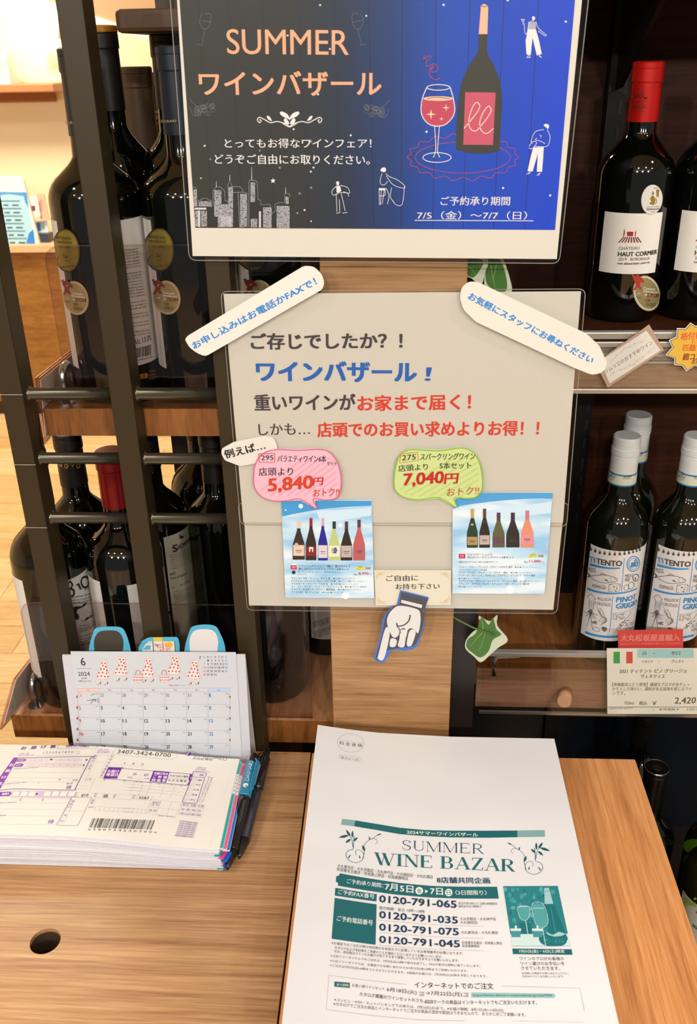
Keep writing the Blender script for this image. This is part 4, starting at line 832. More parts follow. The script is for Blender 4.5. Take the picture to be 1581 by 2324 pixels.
def fly1(a):
    a.fr(500, 960, 3.9525); a.poly([(545, 697), (1355, 697), (1352, 742)] + [(1352 - i * 80, 744 + (i * i) * .95) for i in range(1, 10)] + [(553, 838)], '#3f95cf', 1); a.poly([(860, 790), (1352, 760), (1352, 830), (900, 900)], '#c6dfee', 1)
    for x, y, r in ((720, 745, 20), (585, 780, 7), (660, 1285, 26), (1122, 1545, 34), (1075, 915, 18)): a.ell((x, y), r, r, '#e4eff4', 1, 20)
    for v in ((702, 880, 1225, 55, '#d8c4a0', '#30251c', '#d8c2ae', .62, .9), (812, 852, 1230, 48, '#8f1f28', '#2e2018', '#8a2027', .68, .9), (918, 852, 1232, 44, '#cfa0a8', '#1a1d8c', '#d8c8d0', .64, .94), (1020, 882, 1232, 52, '#26282a', '#b9c37a', '#e2ddc6', .62, .9), (1130, 882, 1232, 52, '#4a3038', '#2a1d18', '#b8aaa4', .62, .92), (1243, 866, 1232, 54, '#5a3440', '#b85a5c', '#b05a60', .62, .92)): mini(a, *v[:4], *v[4:7], v[7], v[8])
    a.ell((682, 1090), 17, 17, '#c8a8a0', 4, 14); a.poly([(795, 1110), (832, 1110), (832, 1155), (822, 1155), (822, 1130), (806, 1130), (806, 1155), (795, 1155)], '#e8d8d0', 5); a.poly([(1000, 1110), (1012, 1125), (1034, 1110), (1050, 1140), (1034, 1170), (1006, 1165)], '#4a62a8', 5); a.poly([(1000, 1110), (1012, 1125), (1018, 1150), (1006, 1165), (996, 1140)], '#c9b040', 6)
    a.rect(630, 1275, 684, 1312, '#c42a40', 1); a.text('295', (642, 1302), (674, 1302), 18, '#e8d8d8', 2)
    a.text('クラッシュアイスとご一緒に！夏は冷やして', (702, 1292), (1166, 1296), 22, K2, 1, .012); a.text('楽しみたいバラエティーワイン6本セット', (702, 1318), (1152, 1322), 22, K2, 1, .012)
    a.text('楽しみたいいろいろ、冷やして、気を休めてもおいしい', (694, 1340), (1080, 1344), 13, K2, 1); a.text('ワインです。', (694, 1364), (778, 1364), 13, K2, 1); a.poly(curve([(642, 1332), (660, 1322), (674, 1340), (660, 1356), (644, 1350)], 3, True), '#20262e', 1)
    a.rect(1216, 1282, 1288, 1318, '#d9d860', 1); a.text('早期割', (1228, 1296), (1276, 1296), 12, K2, 2); a.text('2点セット', (1222, 1313), (1280, 1313), 11, K2, 2); a.rect(1296, 1291, 1348, 1314, '#b9b09a', 1); a.text('WEB', (1304, 1310), (1342, 1310), 14, K2, 2)
    a.text('税込', (1196, 1366), (1230, 1366), 15, K2, 1); a.text('8,990', (1240, 1365), (1328, 1365), 27, '#c03a4a', 1, .02); a.text('円', (1336, 1364), (1352, 1364), 12, '#c03a4a', 1)
    for i, (l, r, xr_) in enumerate((('ヴィニョーブル・コーニュ／ガメイ 赤', '◆辛口◆フランス／ロワール', 985), ('ドイチェス・ワイントア／ピノ・ノワール 赤', '◆ミディアム◆ドイツ／ファルツ', 1034), ('アフルタード・バイーア・アルタ 白', '◆やや甘口◆スペイン／バレンシア', 962), ('ルー・ガト・マンゴー・コート・ド・ガスコーニュ 白', '◆甘口◆フランス／南西地方', 1090), ('アラシア・モスカート・ダスティ 微発泡白', '◆甘口◆イタリア／ピエモンテ', 1026), ('フートロゼ・ダンジュ ロゼ', '◆やや甘口◆フランス／ロワール', 886))):
        y = 1400 + i * 25; a.text(l, (638, y), (xr_, y + 2), 19, K2, 1, .01); a.text(r, (xr_ + 26, y), (xr_ + 26 + len(r) * 15, y + 1), 13, K2, 1)
def fly2(a):
    a.fr(830, 960, 3.437); a.poly([(690, 545), (1456, 545), (1452, 592)] + [(1452 - i * 80, 586 + (i * i) * .75) for i in range(1, 10)] + [(680, 670)], '#4a9ad2', 1); a.poly([(900, 690), (1450, 610), (1440, 700), (900, 760)], '#c6dfee', 1)
    for x, y, r in ((1210, 1212, 28), (1125, 1300, 32)): a.ell((x, y), r, r, '#e4eff4', 1, 20)
    for v in ((830, 668, 972, 43, '#b79a50', '#1f3a24', '#a8895a', .72, .93), (925, 668, 972, 42, '#5a3a2a', '#272019', '#b8a8a0', .68, .92), (1034, 698, 970, 48, '#4a3a44', '#5a5a38', '#5f4750', .70, .92), (1145, 698, 970, 52, '#3a2a30', '#2a241c', '#2a2426', .66, .92), (1258, 682, 970, 50, '#c8708a', '#d88a6c', '#d98a92', .64, .9)): mini(a, *v[:4], *v[4:7], v[7], v[8], .30, .22, '#5a4038')
    a.ell((828, 790), 24, 18, '#2a2a22', 4, 16); a.ell((828, 790), 12, 9, '#b8a060', 5, 12); a.ell((924, 768), 20, 12, '#2a3a2a', 4, 16)
    a.rect(724, 1020, 775, 1056, '#c42a50', 1); a.text('272', (736, 1047), (764, 1047), 18, '#e8d8d8', 2)
    a.text('シャンパーニュ入り', (790, 1034), (982, 1034), 18, K2, 1, .015); a.text('辛口スパークリングワイン5本セット', (790, 1057), (1154, 1057), 19, K2, 1, .015); a.text('繊細な泡立ちが心地よい夏に大活躍の泡セット。', (724, 1090), (1030, 1090), 13, K2, 1)
    a.rect(1268, 1020, 1330, 1050, '#d9d860', 1); a.text('早期割', (1278, 1032), (1322, 1032), 10, K2, 2); a.text('2点セット', (1272, 1046), (1326, 1046), 10, K2, 2); a.rect(1341, 1026, 1386, 1048, '#b9b09a', 1); a.text('WEB', (1346, 1044), (1382, 1044), 13, K2, 2)
    a.text('税込', (1232, 1092), (1265, 1092), 14, K2, 1); a.text('11,880', (1274, 1090), (1362, 1090), 22, '#c03a4a', 1, .02); a.text('円', (1370, 1090), (1384, 1090), 11, '#c03a4a', 1)
    for y, x0, x1, s_, h in ((1130, 722, 1138, 'ソフィー・バロン／ブリュット・グラン・レゼルヴ 泡白', 17), (1130, 1160, 1364, '◆辛口◆フランス／シャンパーニュ', 11), (1150, 722, 942, 'ベルリン・ワイン・トロフィー2021金賞', 11), (1174, 722, 1102, 'アンリ・ドゥガン／クレマン・ド・ボルドー 泡白', 17), (1172, 1126, 1300, '◆辛口◆フランス／ボルドー', 11), (1196, 722, 1316, 'アンティカ・ヴィーニャ／プロセッコ・プラチナム・エクストラ・ドライ 泡白', 17), (1216, 722, 890, '◆辛口◆イタリア／ヴェネト', 10), (1240, 722, 1174, 'コルヴェッツォ／プロセッコ・ミレジマート・ブリュット 泡白', 17), (1238, 1198, 1356, '◆辛口◆イタリア／ヴェネト', 10), (1262, 722, 1272, 'ウヴェステ・ボデガス／ヴェガ・メディエン・ロゼ・ブリュット 泡ロゼ', 17), (1281, 722, 902, '◆辛口◆スペイン／バレンシア', 10)): a.text(s_, (x0, y), (x1, y + 1), h, K2, 1, .008 if h > 12 else 0)
SF = Plane((0, .7660, 0), (1, 0, 0), (0, 0, 1))
paper_on(SF, 'flyer', 'sky blue flyer showing six wine bottles, left on the notice', 'flyer', [(638, 1136), (843, 1135), (849, 1358), (647.5, 1356)], sky_mat('flyer_sky', 0), fly1, .0003)
paper_on(SF, 'flyer', 'sky blue flyer showing five sparkling bottles, right on the notice', 'flyer', [(1027, 1121), (1254, 1118), (1235, 1348), (1026, 1347)], sky_mat('flyer_sky', 3), fly2, .0003)
def stripes(a, pts, y0, y1, x0, x1, m, mm):
    """slanting felt-pen stripes inside the bubble"""
    n = 12; cx = sum(p[0] for p in pts) / len(pts); cy = sum(p[1] for p in pts) / len(pts)
    for i in range(n):
        x = x0 + (x1 - x0) * i / n; a.line([(x, y1), (x + (y1 - y0) * 1.0, y0)], mm, m, 1)
def bub1(a):
    a.fr(500, 960, 3.9525)
    for i in range(9):
        c0 = 360 + i * 75; seg = [(c0 - 20 + t * 12 - 40, 640 - t * 9 + 10) for t in range(0, 40)]
        seg = [(x, y) for x, y in seg if ((x - 690) / 360) ** 4 + ((y - 470) / 200) ** 4 < 1]
        if len(seg) > 3: a.line([seg[0], seg[-1]], 16, '#dba0b4', 1)
    a.line(curve([(302, 560), (298, 470), (310, 380), (345, 310), (410, 258), (520, 238), (700, 245), (870, 236), (960, 252), (1030, 320), (1072, 430), (1083, 530), (1072, 620), (1030, 675), (940, 690), (830, 680), (862, 768), (715, 682), (600, 696), (490, 700), (390, 672), (330, 620)], 4, True), 9, '#cf5a80', 2, True)
    a.line([(345, 275), (488, 272), (487, 352), (347, 350), (345, 275)], 7, '#c23040', 3)
    K = '#1c1720'; a.text('295', (365, 333), (475, 331), 44, K, 3, .01, .1); a.text('バラエティワイン6本', (512, 350), (945, 352), 62, K, 3, .012, .1); a.text('セット', (955, 378), (1042, 382), 34, K, 3, .012); a.text('店頭より', (345, 474), (650, 470), 74, K, 3, .008, .08)
    a.text('5,840', (430, 630), (825, 600), 130, '#c93a1c', 3, .035, .15, res=4); a.text('円', (830, 560), (915, 555), 68, '#c4241c', 3, .03, .2); a.text('おトク!!', (832, 662), (1065, 650), 70, '#c4301c', 3, .01, .1)
def bub2(a):
    a.fr(830, 960, 3.437)
    for i in range(9):
        c0 = 200 + i * 80; seg = [(c0 + t * 12 - 40, 580 - t * 7) for t in range(0, 50)]
        seg = [(x, y) for x, y in seg if ((x - 565) / 320) ** 4 + ((y - 400) / 180) ** 4 < 1]
        if len(seg) > 3: a.line([seg[0], seg[-1]], 15, '#b4c97a', 1)
    a.line(curve([(222, 500), (221, 420), (240, 310), (275, 240), (345, 208), (460, 212), (580, 216), (740, 195), (830, 225), (885, 310), (908, 430), (903, 520), (860, 575), (790, 588), (688, 583), (705, 658), (572, 582), (400, 598), (290, 575), (238, 535)], 4, True), 8, '#7db52c', 2, True)
    a.line([(272, 240), (402, 228), (410, 290), (262, 312), (272, 240)], 5, '#c8542a', 3)
    K = '#1a2016'; a.text('275', (282, 292), (388, 284), 42, K, 3, .01, .1); a.text('スパークリングワイン', (422, 290), (845, 285), 54, K, 3, .012, .12); a.text('店頭より', (255, 380), (485, 365), 52, K, 3, .01); a.text('5本セット', (575, 358), (820, 355), 52, K, 3, .01)
    a.text('7,040', (292, 500), (600, 480), 104, '#b81c1c', 3, .035, .12, res=4); a.text('円', (610, 475), (712, 470), 78, '#b81c1c', 3, .035, .15); a.text('おトク!!', (628, 570), (880, 555), 62, '#b8502c', 3, .008, .1)
f1 = lambda L_: [(500 + x / 3.9525, 960 + y / 3.9525) for x, y in L_]; f2 = lambda L_: [(830 + x / 3.437, 960 + y / 3.437) for x, y in L_]
paper_on(SK, 'speech_bubble', 'pink striped speech bubble with handwritten 5,840 yen', 'label', f1([(297, 565), (292, 470), (305, 375), (342, 303), (408, 250), (520, 231), (700, 238), (870, 229), (963, 245), (1037, 315), (1079, 428), (1089, 530), (1078, 623), (1034, 683), (845, 695), (864, 776), (712, 692), (600, 703), (490, 707), (385, 679), (322, 624)]), '#e3b2c0', bub1, .0003, .002)
paper_on(SK, 'speech_bubble', 'green striped speech bubble with handwritten 7,040 yen', 'label', f2([(216, 500), (215, 420), (235, 306), (270, 234), (343, 202), (460, 206), (580, 210), (740, 189), (834, 219), (891, 306), (914, 430), (909, 523), (864, 581), (694, 589), (707, 664), (570, 588), (400, 604), (286, 581), (233, 540)]), '#c3d28c', bub2, .0003, .002)
SC2 = Plane((0, .7655, 0), (1, 0, 0), (0, 0, 1))
def tak(a):
    a.fr(830, 960, 3.437); K = '#3d3a26'; G = '#cdb37a'
    a.line([(72, 1158), (655, 1158), (655, 1412), (80, 1416), (72, 1158)], 2, '#dccb9c', 1)
    for cx, cy, sx, sy in ((75, 1160, 1, 1), (652, 1162, -1, 1), (82, 1414, 1, -1), (652, 1410, -1, -1)):
        X = lambda x, y: (cx + sx * x, cy + sy * y)
        a.line(curve([X(10, 62), X(8, 30), X(22, 18), X(30, 32), X(18, 38), X(16, 26)]), 3.5, G, 2); a.line(curve([X(80, 8), X(40, 6), X(26, 18), X(38, 26), X(44, 16)]), 3.5, G, 2); a.line(curve([X(6, 6), X(40, 14), X(70, 22)]), 3, G, 2)
    a.text('ご自由に', (158, 1234), (408, 1230), 46, K, 2, .018); a.text('お持ち下さい', (232, 1298), (575, 1294), 44, K, 2, .018)
paper_on(SC2, 'message_card', 'cream card with gold scroll corners and handwritten take-one message', 'card', f2([(64, 1148), (664, 1150), (662, 1420), (76, 1424)]), '#dad3bf', tak, .0005)
def hand(a):
    a.fr(830, 960, 3.437); D = '#4a4750'; Wh = '#d8d6d2'
    a.poly([(275, 1316), (486, 1370), (452, 1462), (262, 1412)], D, 1); a.poly([(278, 1378), (440, 1418), (433, 1444), (272, 1400)], Wh, 2)
    body = [(262, 1414), (438, 1450), (444, 1580), (400, 1700), (365, 1742), (290, 1752), (190, 1765), (150, 1790), (130, 1845), (100, 1848), (78, 1825), (130, 1640), (150, 1520), (185, 1460)]; a.poly(curve(body, 3, True), D, 1)
    a.poly(curve([(262, 1424), (400, 1452), (425, 1500), (422, 1580), (405, 1640), (380, 1612), (345, 1600), (320, 1620), (300, 1600), (270, 1610), (250, 1660), (215, 1672), (185, 1625), (165, 1560), (170, 1510), (200, 1462)], 4, True), Wh, 2)
    for L_ in ([(152, 1600), (186, 1642), (140, 1838), (92, 1836), (96, 1812)], [(196, 1680), (240, 1692), (228, 1742), (186, 1740)], [(270, 1615), (322, 1618), (310, 1680), (296, 1745), (250, 1738), (262, 1680)], [(342, 1618), (388, 1622), (370, 1700), (348, 1740), (318, 1725)]): a.poly(curve(L_, 4, True), Wh, 3)
    a.line(curve([(345, 1495), (335, 1540), (295, 1575), (248, 1582), (240, 1558)]), 11, D, 4); a.line(curve([(240, 1580), (262, 1610), (268, 1640)]), 8, D, 4)
paper_on(SK, 'hand_cutout', 'pointing white hand cutout with blue outline below the cream card', 'cutout', f2([(268, 1306), (490, 1362), (450, 1475), (456, 1570), (425, 1670), (400, 1738), (365, 1765), (300, 1778), (240, 1768), (192, 1780), (165, 1835), (140, 1864), (112, 1873), (75, 1855), (58, 1830), (85, 1760), (118, 1640), (128, 1540), (150, 1490), (195, 1440), (240, 1425)]), '#3f6fc4', hand, .0006)
# sommelier card, yellow burst, Titento price card on the right rails
Y9 = .9405; SR = Plane((0, Y9, 0), (1, 0, 0), (0, 0, 1)); f9 = lambda L_: [(1370 + x / 7.493, 700 + y / 7.493) for x, y in L_]
def som(a):
    a.fr(1370, 700, 7.493); a.poly([(-60, 905), (0, 830), (62, 805), (720, 375), (962, 712), (95, 1275)], '#ddd8cc', 1)
    a.text('ソムリエのおすすめワイン', (30, 1112), (835, 600), 78, '#4a443e', 2, .0, .1)
    for L_ in ([(90, 930), (215, 800), (300, 735), (345, 680), (430, 650), (520, 600), (640, 570), (700, 520)], [(110, 1150), (160, 1090), (280, 1040), (350, 1020), (430, 970), (510, 950), (560, 885), (650, 825), (760, 740), (860, 655)]):
        a.line(curve(L_), 4, '#9c968a', 2)
        for p_ in L_[1:-1]: a.ell(p_, 14, 14, '#9c968a', 2, 10, 0, 3)
o = paper_on(SR, 'sommelier_card', 'small slanting card with pinkish brown border on the upper price rail', 'card', f9([(-112, 1005), (50, 790), (768, 272), (1022, 712), (65, 1350)]), '#b5967f', som, .0006)
0 and slab('gloss_film', SR, q(SR, *f9([(-112, 1005), (50, 790), (768, 272), (1022, 712), (65, 1350)])), .0005, .0007, FILM, o)
bst = [(1045, 790), (1160, 660), (1100, 545), (1230, 480), (1240, 335), (1380, 340), (1470, 240), (1560, 300), (1680, 250), (1740, 345), (1860, 350), (1880, 480), (1990, 560), (1930, 680), (2040, 800), (1930, 880), (1960, 1000), (1830, 1010), (1800, 1120), (1680, 1010), (1540, 975), (1400, 1070), (1330, 975), (1190, 960), (1200, 850)]
def bur(a):
    a.fr(1370, 700, 7.493); c = (1540, 680); sc = lambda k: [(c[0] + (x - c[0]) * k, c[1] + (y - c[1]) * k) for x, y in bst]; a.poly(sc(.955), '#4a4436', 1); a.poly(sc(.925), '#dfb23e', 2)
    O = '#e0642c'; B = '#8a2a20'; a.text('格付け級', (1300, 540), (1790, 510), 130, O, 3, .03); a.text('に', (1490, 590), (1570, 588), 55, O, 3, .02); a.text('匹敵する', (1335, 725), (1780, 715), 115, O, 3, .03); a.text('超コスパ', (1335, 880), (1760, 870), 115, B, 3, .03); a.text('ボルドー', (1480, 945), (1760, 940), 80, B, 3, .03)
b = Plane((0, .9395, 0), (1, 0, 0), (0, 0, 1)); paper_on(b, 'burst_card', 'yellow starburst price card with orange handwriting on the upper rail', 'card', f9(bst), '#e6e0d0', bur, .0006)
SPc = Plane((0, .9400, 0), (1, 0, 0), (0, 0, 1)); fp = lambda L_: [(1020 + x / 2.818, 1340 + y / 2.818) for x, y in L_]
def red(a): a.fr(1020, 1340, 2.818); a.text('大丸松坂屋直輸入', (1090, 325), (1468, 322), 44, '#e58a84', 1, .02); a.text('当社のバイヤーが厳選国内輸入しております', (1090, 348), (1470, 344), 12, '#e58a84', 1)
o = paper_on(Plane((0, .9440, 0), (1, 0, 0), (0, 0, 1)), 'import_card', 'glossy red card standing behind the price card with the small flag', 'card', fp([(1074, 256), (1490, 248), (1494, 378), (1078, 380)]), '#cf3f3c', red, .0005)
Sg = Plane((0, .9440, 0), (1, 0, 0), (0, 0, 1)); slab('gloss_film', Sg, q(Sg, *fp([(1074, 256), (1490, 248), (1494, 378), (1078, 380)])), .0004, .0006, FILM, o)
def prc(a):
    a.fr(1020, 1340, 2.818); K = '#3f3630'; a.rect(1200, 374, 1560, 431, '#9fc9c8', 1); a.rect(1047, 392, 1088, 466, '#2f9a4c', 1); a.rect(1088, 392, 1128, 466, '#e4ded2', 1); a.rect(1128, 392, 1169, 466, '#d2483e', 1)
    a.text('白　・', (1232, 412), (1308, 412), 22, K, 2, .015); a.text('辛口', (1414, 412), (1470, 412), 24, K, 2, .015); a.text('イタリア', (1226, 464), (1298, 464), 18, K, 1, .01); a.text('/', (1333, 464), (1340, 464), 16, K, 1); a.text('ヴェネト', (1418, 463), (1496, 463), 20, K, 1, .01)
    a.text('2021 ティテント ピノ グリージョ', (1084, 530), (1510, 528), 28, K, 1, .012); a.text('ヴェネツィエ', (1220, 562), (1376, 561), 26, K, 1, .012)
    for i, (s_, x1) in enumerate((('【有機栽培ぶどう使用】繊細なアロマがありしっ', 1532), ('かりとした味わい、調和がある旨味を感じるワイ', 1544), ('ンです。', 1122))): a.text(s_, (1038, 613 + i * 28), (x1, 613 + i * 28), 24, K, 1)
    a.text('750ml', (1114, 730), (1176, 730), 20, K, 1); a.text('税込', (1210, 732), (1260, 732), 24, K, 1, .01); a.text('￥', (1294, 733), (1320, 733), 26, K, 1, .01); a.text('2,420', (1436, 730), (1570, 728), 46, K, 1, .008)
    a.rect(1005, 744, 1600, 747, '#5a524c', 1); a.text('*4980278190473*', (1014, 762), (1172, 758), 12, '#8a827a', 1); a.text('(　本体価格 ¥', (1300, 770), (1464, 769), 17, K, 1); a.text('2,200 )', (1512, 770), (1578, 769), 16, K, 1)
o = paper_on(SPc, 'price_card', 'white price card with Italian flag showing 2,420 yen on the lower price rail', 'price card', fp([(1004, 370), (1640, 370), (1640, 792), (1008, 790)]), '#e4ded0', prc, .0004)
slab('plastic_sleeve', SPc, q(SPc, *fp([(1002, 366), (1645, 366), (1645, 793), (1005, 793)])), .0006, .0008, FILM2, o)
# ================================================================== ivy leaves (artificial, variegated)
def leaf(label, pts, inner, stem, vein, Y):
    S = Plane((0, Y, 0), (1, -.15, 0), (0, 0, 1)); uv = q(S, *pts); o = thing('ivy_leaf', S.fwd(*uv[0]), label, 'leaf')
    slab('leaf_blade', S, uv, -.0004, 0, M('#bdc3a8', .45), o)
    a = Art(S, .0001); a.poly(inner, M('#3f6a28', .4), 0); a.build('green_centre', o); a = Art(S, .0003)
    for v in vein: a.line(curve(v), 1.6, '#8fae5a', 1, w2=.3)
    a.build('veins', o)
    if stem: tube('stem', [S.fwd(*S.inv(*p), .001) for p in stem], .0011, M('#4f6a2c', .5), o, 8)
leaf('variegated ivy leaf under the notice beside the pillar, pointing down', curve([(1086, 1398), (1110, 1410), (1128, 1396), (1128, 1420), (1152, 1452), (1130, 1470), (1112, 1486), (1091, 1503), (1075, 1490), (1056, 1472), (1058, 1452), (1075, 1432), (1092, 1425)], 4, True),
     curve([(1092, 1400), (1108, 1418), (1118, 1402), (1126, 1428), (1137, 1440), (1118, 1452), (1108, 1478), (1090, 1492), (1072, 1482), (1058, 1468), (1062, 1450), (1080, 1436)], 4, True), [(1028, 1398), (1036, 1404), (1075, 1424), (1122, 1440)], [[(1092, 1428), (1100, 1440), (1085, 1480)], [(1098, 1432), (1080, 1450), (1066, 1468)], [(1096, 1428), (1094, 1410), (1090, 1398)]], .800)
leaf('variegated ivy leaf between poster and notice, left of the pair', curve([(1047, 588), (1060, 575), (1090, 578), (1108, 592), (1100, 620), (1090, 650), (1070, 632), (1047, 622)], 4, True), curve([(1047, 590), (1075, 585), (1096, 594), (1085, 618), (1070, 630), (1048, 612)], 4, True), None, [[(1050, 600), (1070, 610), (1080, 625)]], .800)
leaf('variegated ivy leaf between poster and notice, right of the pair', curve([(1104, 580), (1125, 572), (1142, 590), (1156, 630), (1160, 664), (1130, 668), (1106, 650), (1098, 640)], 4, True), curve([(1106, 590), (1126, 585), (1140, 600), (1150, 640), (1145, 662), (1115, 655), (1102, 635)], 4, True), None, [[(1112, 590), (1118, 630), (1124, 655)], [(1126, 600), (1118, 640)]], .803)
# ================================================================== desk calendar
SL = Plane((0, .7375, ZT), (1, 0, 0), (0, .12, 1))
cal = thing('desk_calendar', SL.fwd(-.24, 0), 'white desk calendar open at June 2024 in front of the rack', 'calendar')
bl = lambda S, L_: [S.inv(*p) for p in L_]
cb = bl(SL, [(140, 1487), (556, 1486)]); z0_ = .0
slab('backing_card', SL, rounded([(cb[0][0] - .0, z0_), (cb[1][0], z0_), (cb[1][0], cb[1][1]), (cb[0][0], cb[0][1])], .003), -.0010, -.0004, M('#c3c3ca', .5), cal)
pg = bl(SL, [(160, 1478), (535, 1480)])
slab('page', SL, [(pg[0][0] + .0015, .001), (pg[1][0], .001), (pg[1][0], pg[1][1]), (pg[0][0], pg[0][1])], -.0002, .0004, M('#c4c7cb', .5), cal)
sa, sb = cb[1][0] - .0036, cb[1][0]
# easel leg behind
V = [SL.fwd(cb[0][0], cb[0][1], -.001), SL.fwd(cb[1][0], cb[1][1], -.001), Vector((cb[1][0], .7690, ZT)), Vector((cb[0][0], .7690, ZT))]
V += [v + Vector((0, .0008, 0)) for v in V]
mk('easel_leg', V, [(0, 1, 2, 3), (7, 6, 5, 4), (0, 4, 5, 1), (1, 5, 6, 2), (2, 6, 7, 3), (3, 7, 4, 0)], M('#c9c5bf', .5), cal)
a = Art(SL, .0005, .00004); a.fr(120, 1380, 3.162); K = '#232026'; RE = '#c2423e'; BB = '#3a76b8'; GR = '#8d8d90'
a.text('6', (205, 412), (238, 411), 58, K, 1, .01); a.line([(170, 432), (278, 431)], 2, K, 1); a.text('2024', (184, 486), (268, 485), 30, K, 1, .0); a.text('June', (208, 510), (246, 510), 16, K, 1); a.text('水無月(みなづき)', (182, 530), (276, 530), 13, K, 1)
DR = '#ead4cf'
def dress(x, y, k=1.0, fl=1):
    X = lambda u, v: (x + fl * u * k, y + v * k)
    o_ = [X(-14, 0), X(-4, 6), X(12, 0), X(28, 4), X(26, 40), X(22, 56), X(48, 120), X(30, 134), X(-10, 136), X(-58, 120), X(-12, 56), X(-22, 30), X(-24, 6)]
    a.poly(o_, DR, 1); a.line(o_, 1.6, '#b8746c', 2, True)
    for u, v in ((-10, 18), (14, 20), (-2, 36), (18, 44), (-16, 62), (6, 62), (-30, 88), (-4, 86), (24, 92), (-40, 114), (-14, 112), (12, 116), (34, 116), (26, 72)): a.ell(X(u, v), 6 * k, 6 * k, '#b8332f', 3, 9)
for x, y in ((362, 374), (492, 348), (682, 358), (872, 338), (1012, 372)): dress(x, y)
for x, y in ((320, 546), (372, 546), (455, 520), (508, 516), (645, 528), (700, 526), (836, 512), (886, 508), (970, 548), (1024, 546)): a.poly([(x, y), (x + 14, y - 4), (x + 22, y - 20), (x + 26, y - 18), (x + 22, y + 2), (x + 18, y - 6), (x + 4, y + 4)], '#8f2f2c', 2)
for x, y in ((612, 480), (800, 480)):
    a.poly([(x - 36, y), (x + 34, y), (x + 30, y + 46), (x - 28, y + 46)], DR, 4); a.line([(x - 36, y), (x + 34, y), (x + 30, y + 46), (x - 28, y + 46)], 2, RE, 5, True); a.line(curve([(x - 18, y), (x - 14, y - 28), (x, y - 36), (x + 12, y - 26), (x + 16, y)]), 3, '#b8332f', 4)
    for i in range(10): a.ell((x - 26 + (i % 5) * 13, y + 14 + (i // 5) * 20), 4.5, 4.5, '#a82f2c', 5, 8)
a.text('初夏に! 水玉ファッション', (834, 558), (956, 558), 10, K, 1); a.text('7', (1050, 366), (1064, 366), 22, K, 1, .01)
for i, c in enumerate('SMTWTFS'): a.text(c, (1081 + i * 26, 357), (1092 + i * 26, 357), 13, RE if i == 0 else (BB if i == 6 else K), 1)
d = 1
for r_ in range(5):
    for c in range(7):
        if r_ == 0 and c == 0: continue
        if d > 31: break
        w_ = 8 if d < 10 else 18; hol = c == 0 or d == 15; x = 1088 + c * 26 - w_ / 2; a.text(str(d), (x, 381 + r_ * 25.5), (x + w_, 381 + r_ * 25.5), 14, '#c9605a' if hol else (BB if c == 6 else K), 1, .01); d += 1
x0 = 177
XS = lambda i, y: 177 + i * 155.8 + (i * .2) + (y - 575) * .03 * (1 - i / 7)
a.poly([(XS(0, 575), 575), (XS(1, 575), 575), (XS(1, 598), 598), (XS(0, 598), 598)], '#e6bcb4', 1); a.poly([(XS(1, 575), 575), (XS(6, 575), 573), (XS(6, 598), 598), (XS(1, 598), 598)], '#c9c9cc', 1); a.poly([(XS(6, 573), 573), (XS(7, 575), 573), (XS(7, 598), 598), (XS(6, 598), 598)], '#b3c3e2', 1)
for i, s_ in enumerate(('Sun', 'Mon', 'Tue', 'Wed', 'Thu', 'Fri', 'Sat')): a.text(s_, (XS(i, 590) + 66, 592), (XS(i, 590) + 88, 592), 12, RE if i == 0 else (BB if i == 6 else K), 2)
YS = [600, 691, 784, 877, 970, 1063]
for y in [575] + YS[:6]: a.line([(XS(0, y), y), (XS(7, y), y - 2)], 1.6, '#9c9aa0', 2)
for i in range(8): a.line([(XS(i, 575), 575), (XS(i, 1063), 1063)], 1.6, '#9c9aa0', 2)
dd = [26, 27, 28, 29, 30, 31] + list(range(1, 31)); rk_ = ['先勝', '友引', '先負', '仏滅', '大安', '赤口']
for n in range(35):
    r_, c = divmod(n, 7); s_ = str(dd[n]); col = RE if c == 0 else (BB if c == 6 else K)
    if n < 6: col = '#d9a09a' if c == 0 else GR
    w_ = 26 if len(s_) > 1 else 12
    if n == 6: w_ = 9
    xx = XS(c, YS[r_]) + 10; a.text(s_, (xx, YS[r_] + 36), (xx + w_, YS[r_] + 36), 25, col, 2, .02); a.text(rk_[n % 6], (xx + 116, YS[r_] + 17), (xx + 138, YS[r_] + 17), 9, '#8a888c', 2)
for L_ in ([(272, 624), (300, 614)], [(246, 660), (275, 658), (300, 650)], [(296, 648), (270, 685)], [(285, 658), (312, 668), (300, 652), (316, 655)], [(322, 640), (328, 680)]): a.line(curve(L_), 3, '#3a3a40', 3)
for i in range(5):
    for xx, sg_ in ((174, 1), (1270, -1)): a.ell((xx + i * .8 * (sg_ > 0), 635 + i * 77.5), 6, 9, '#a8343c', 1, 12)
a.build('printing', cal)
ST_ = Plane((0, .7560, 1.0), (1, 0, 0), (0, .10, 1))
def topper(name, label, pts, col, fn):
    uv = bl(ST_, pts); o = thing(name, ST_.fwd(*uv[0]), label, 'card'); slab('card', ST_, uv, -.0008, 0, M(col, .5), o); a = Art(ST_, .0002); fn(a); a.build('printing', o)
g = lambda L_: [(120 + x / 3.162, 1380 + y / 3.162) for x, y in L_]
SKY = '#4fa9c8'
def t1(a): a.fr(120, 1380, 3.162); a.poly(curve([(300, 320), (296, 230), (330, 172), (400, 160), (470, 170), (505, 230), (500, 320)], 4, False), '#3c352e', 1)
def t3(a): a.fr(120, 1380, 3.162); a.poly(curve([(985, 320), (980, 230), (1012, 165), (1085, 150), (1155, 165), (1185, 230), (1178, 320)], 4, False), '#d6d2d0', 1)
topper('picture_card', 'plain blue bordered dark card sticking up behind the calendar, left', g(curve([(255, 335), (262, 270), (285, 190), (310, 145), (400, 135), (490, 142), (525, 190), (548, 260), (565, 335)], 5)), SKY, t1)
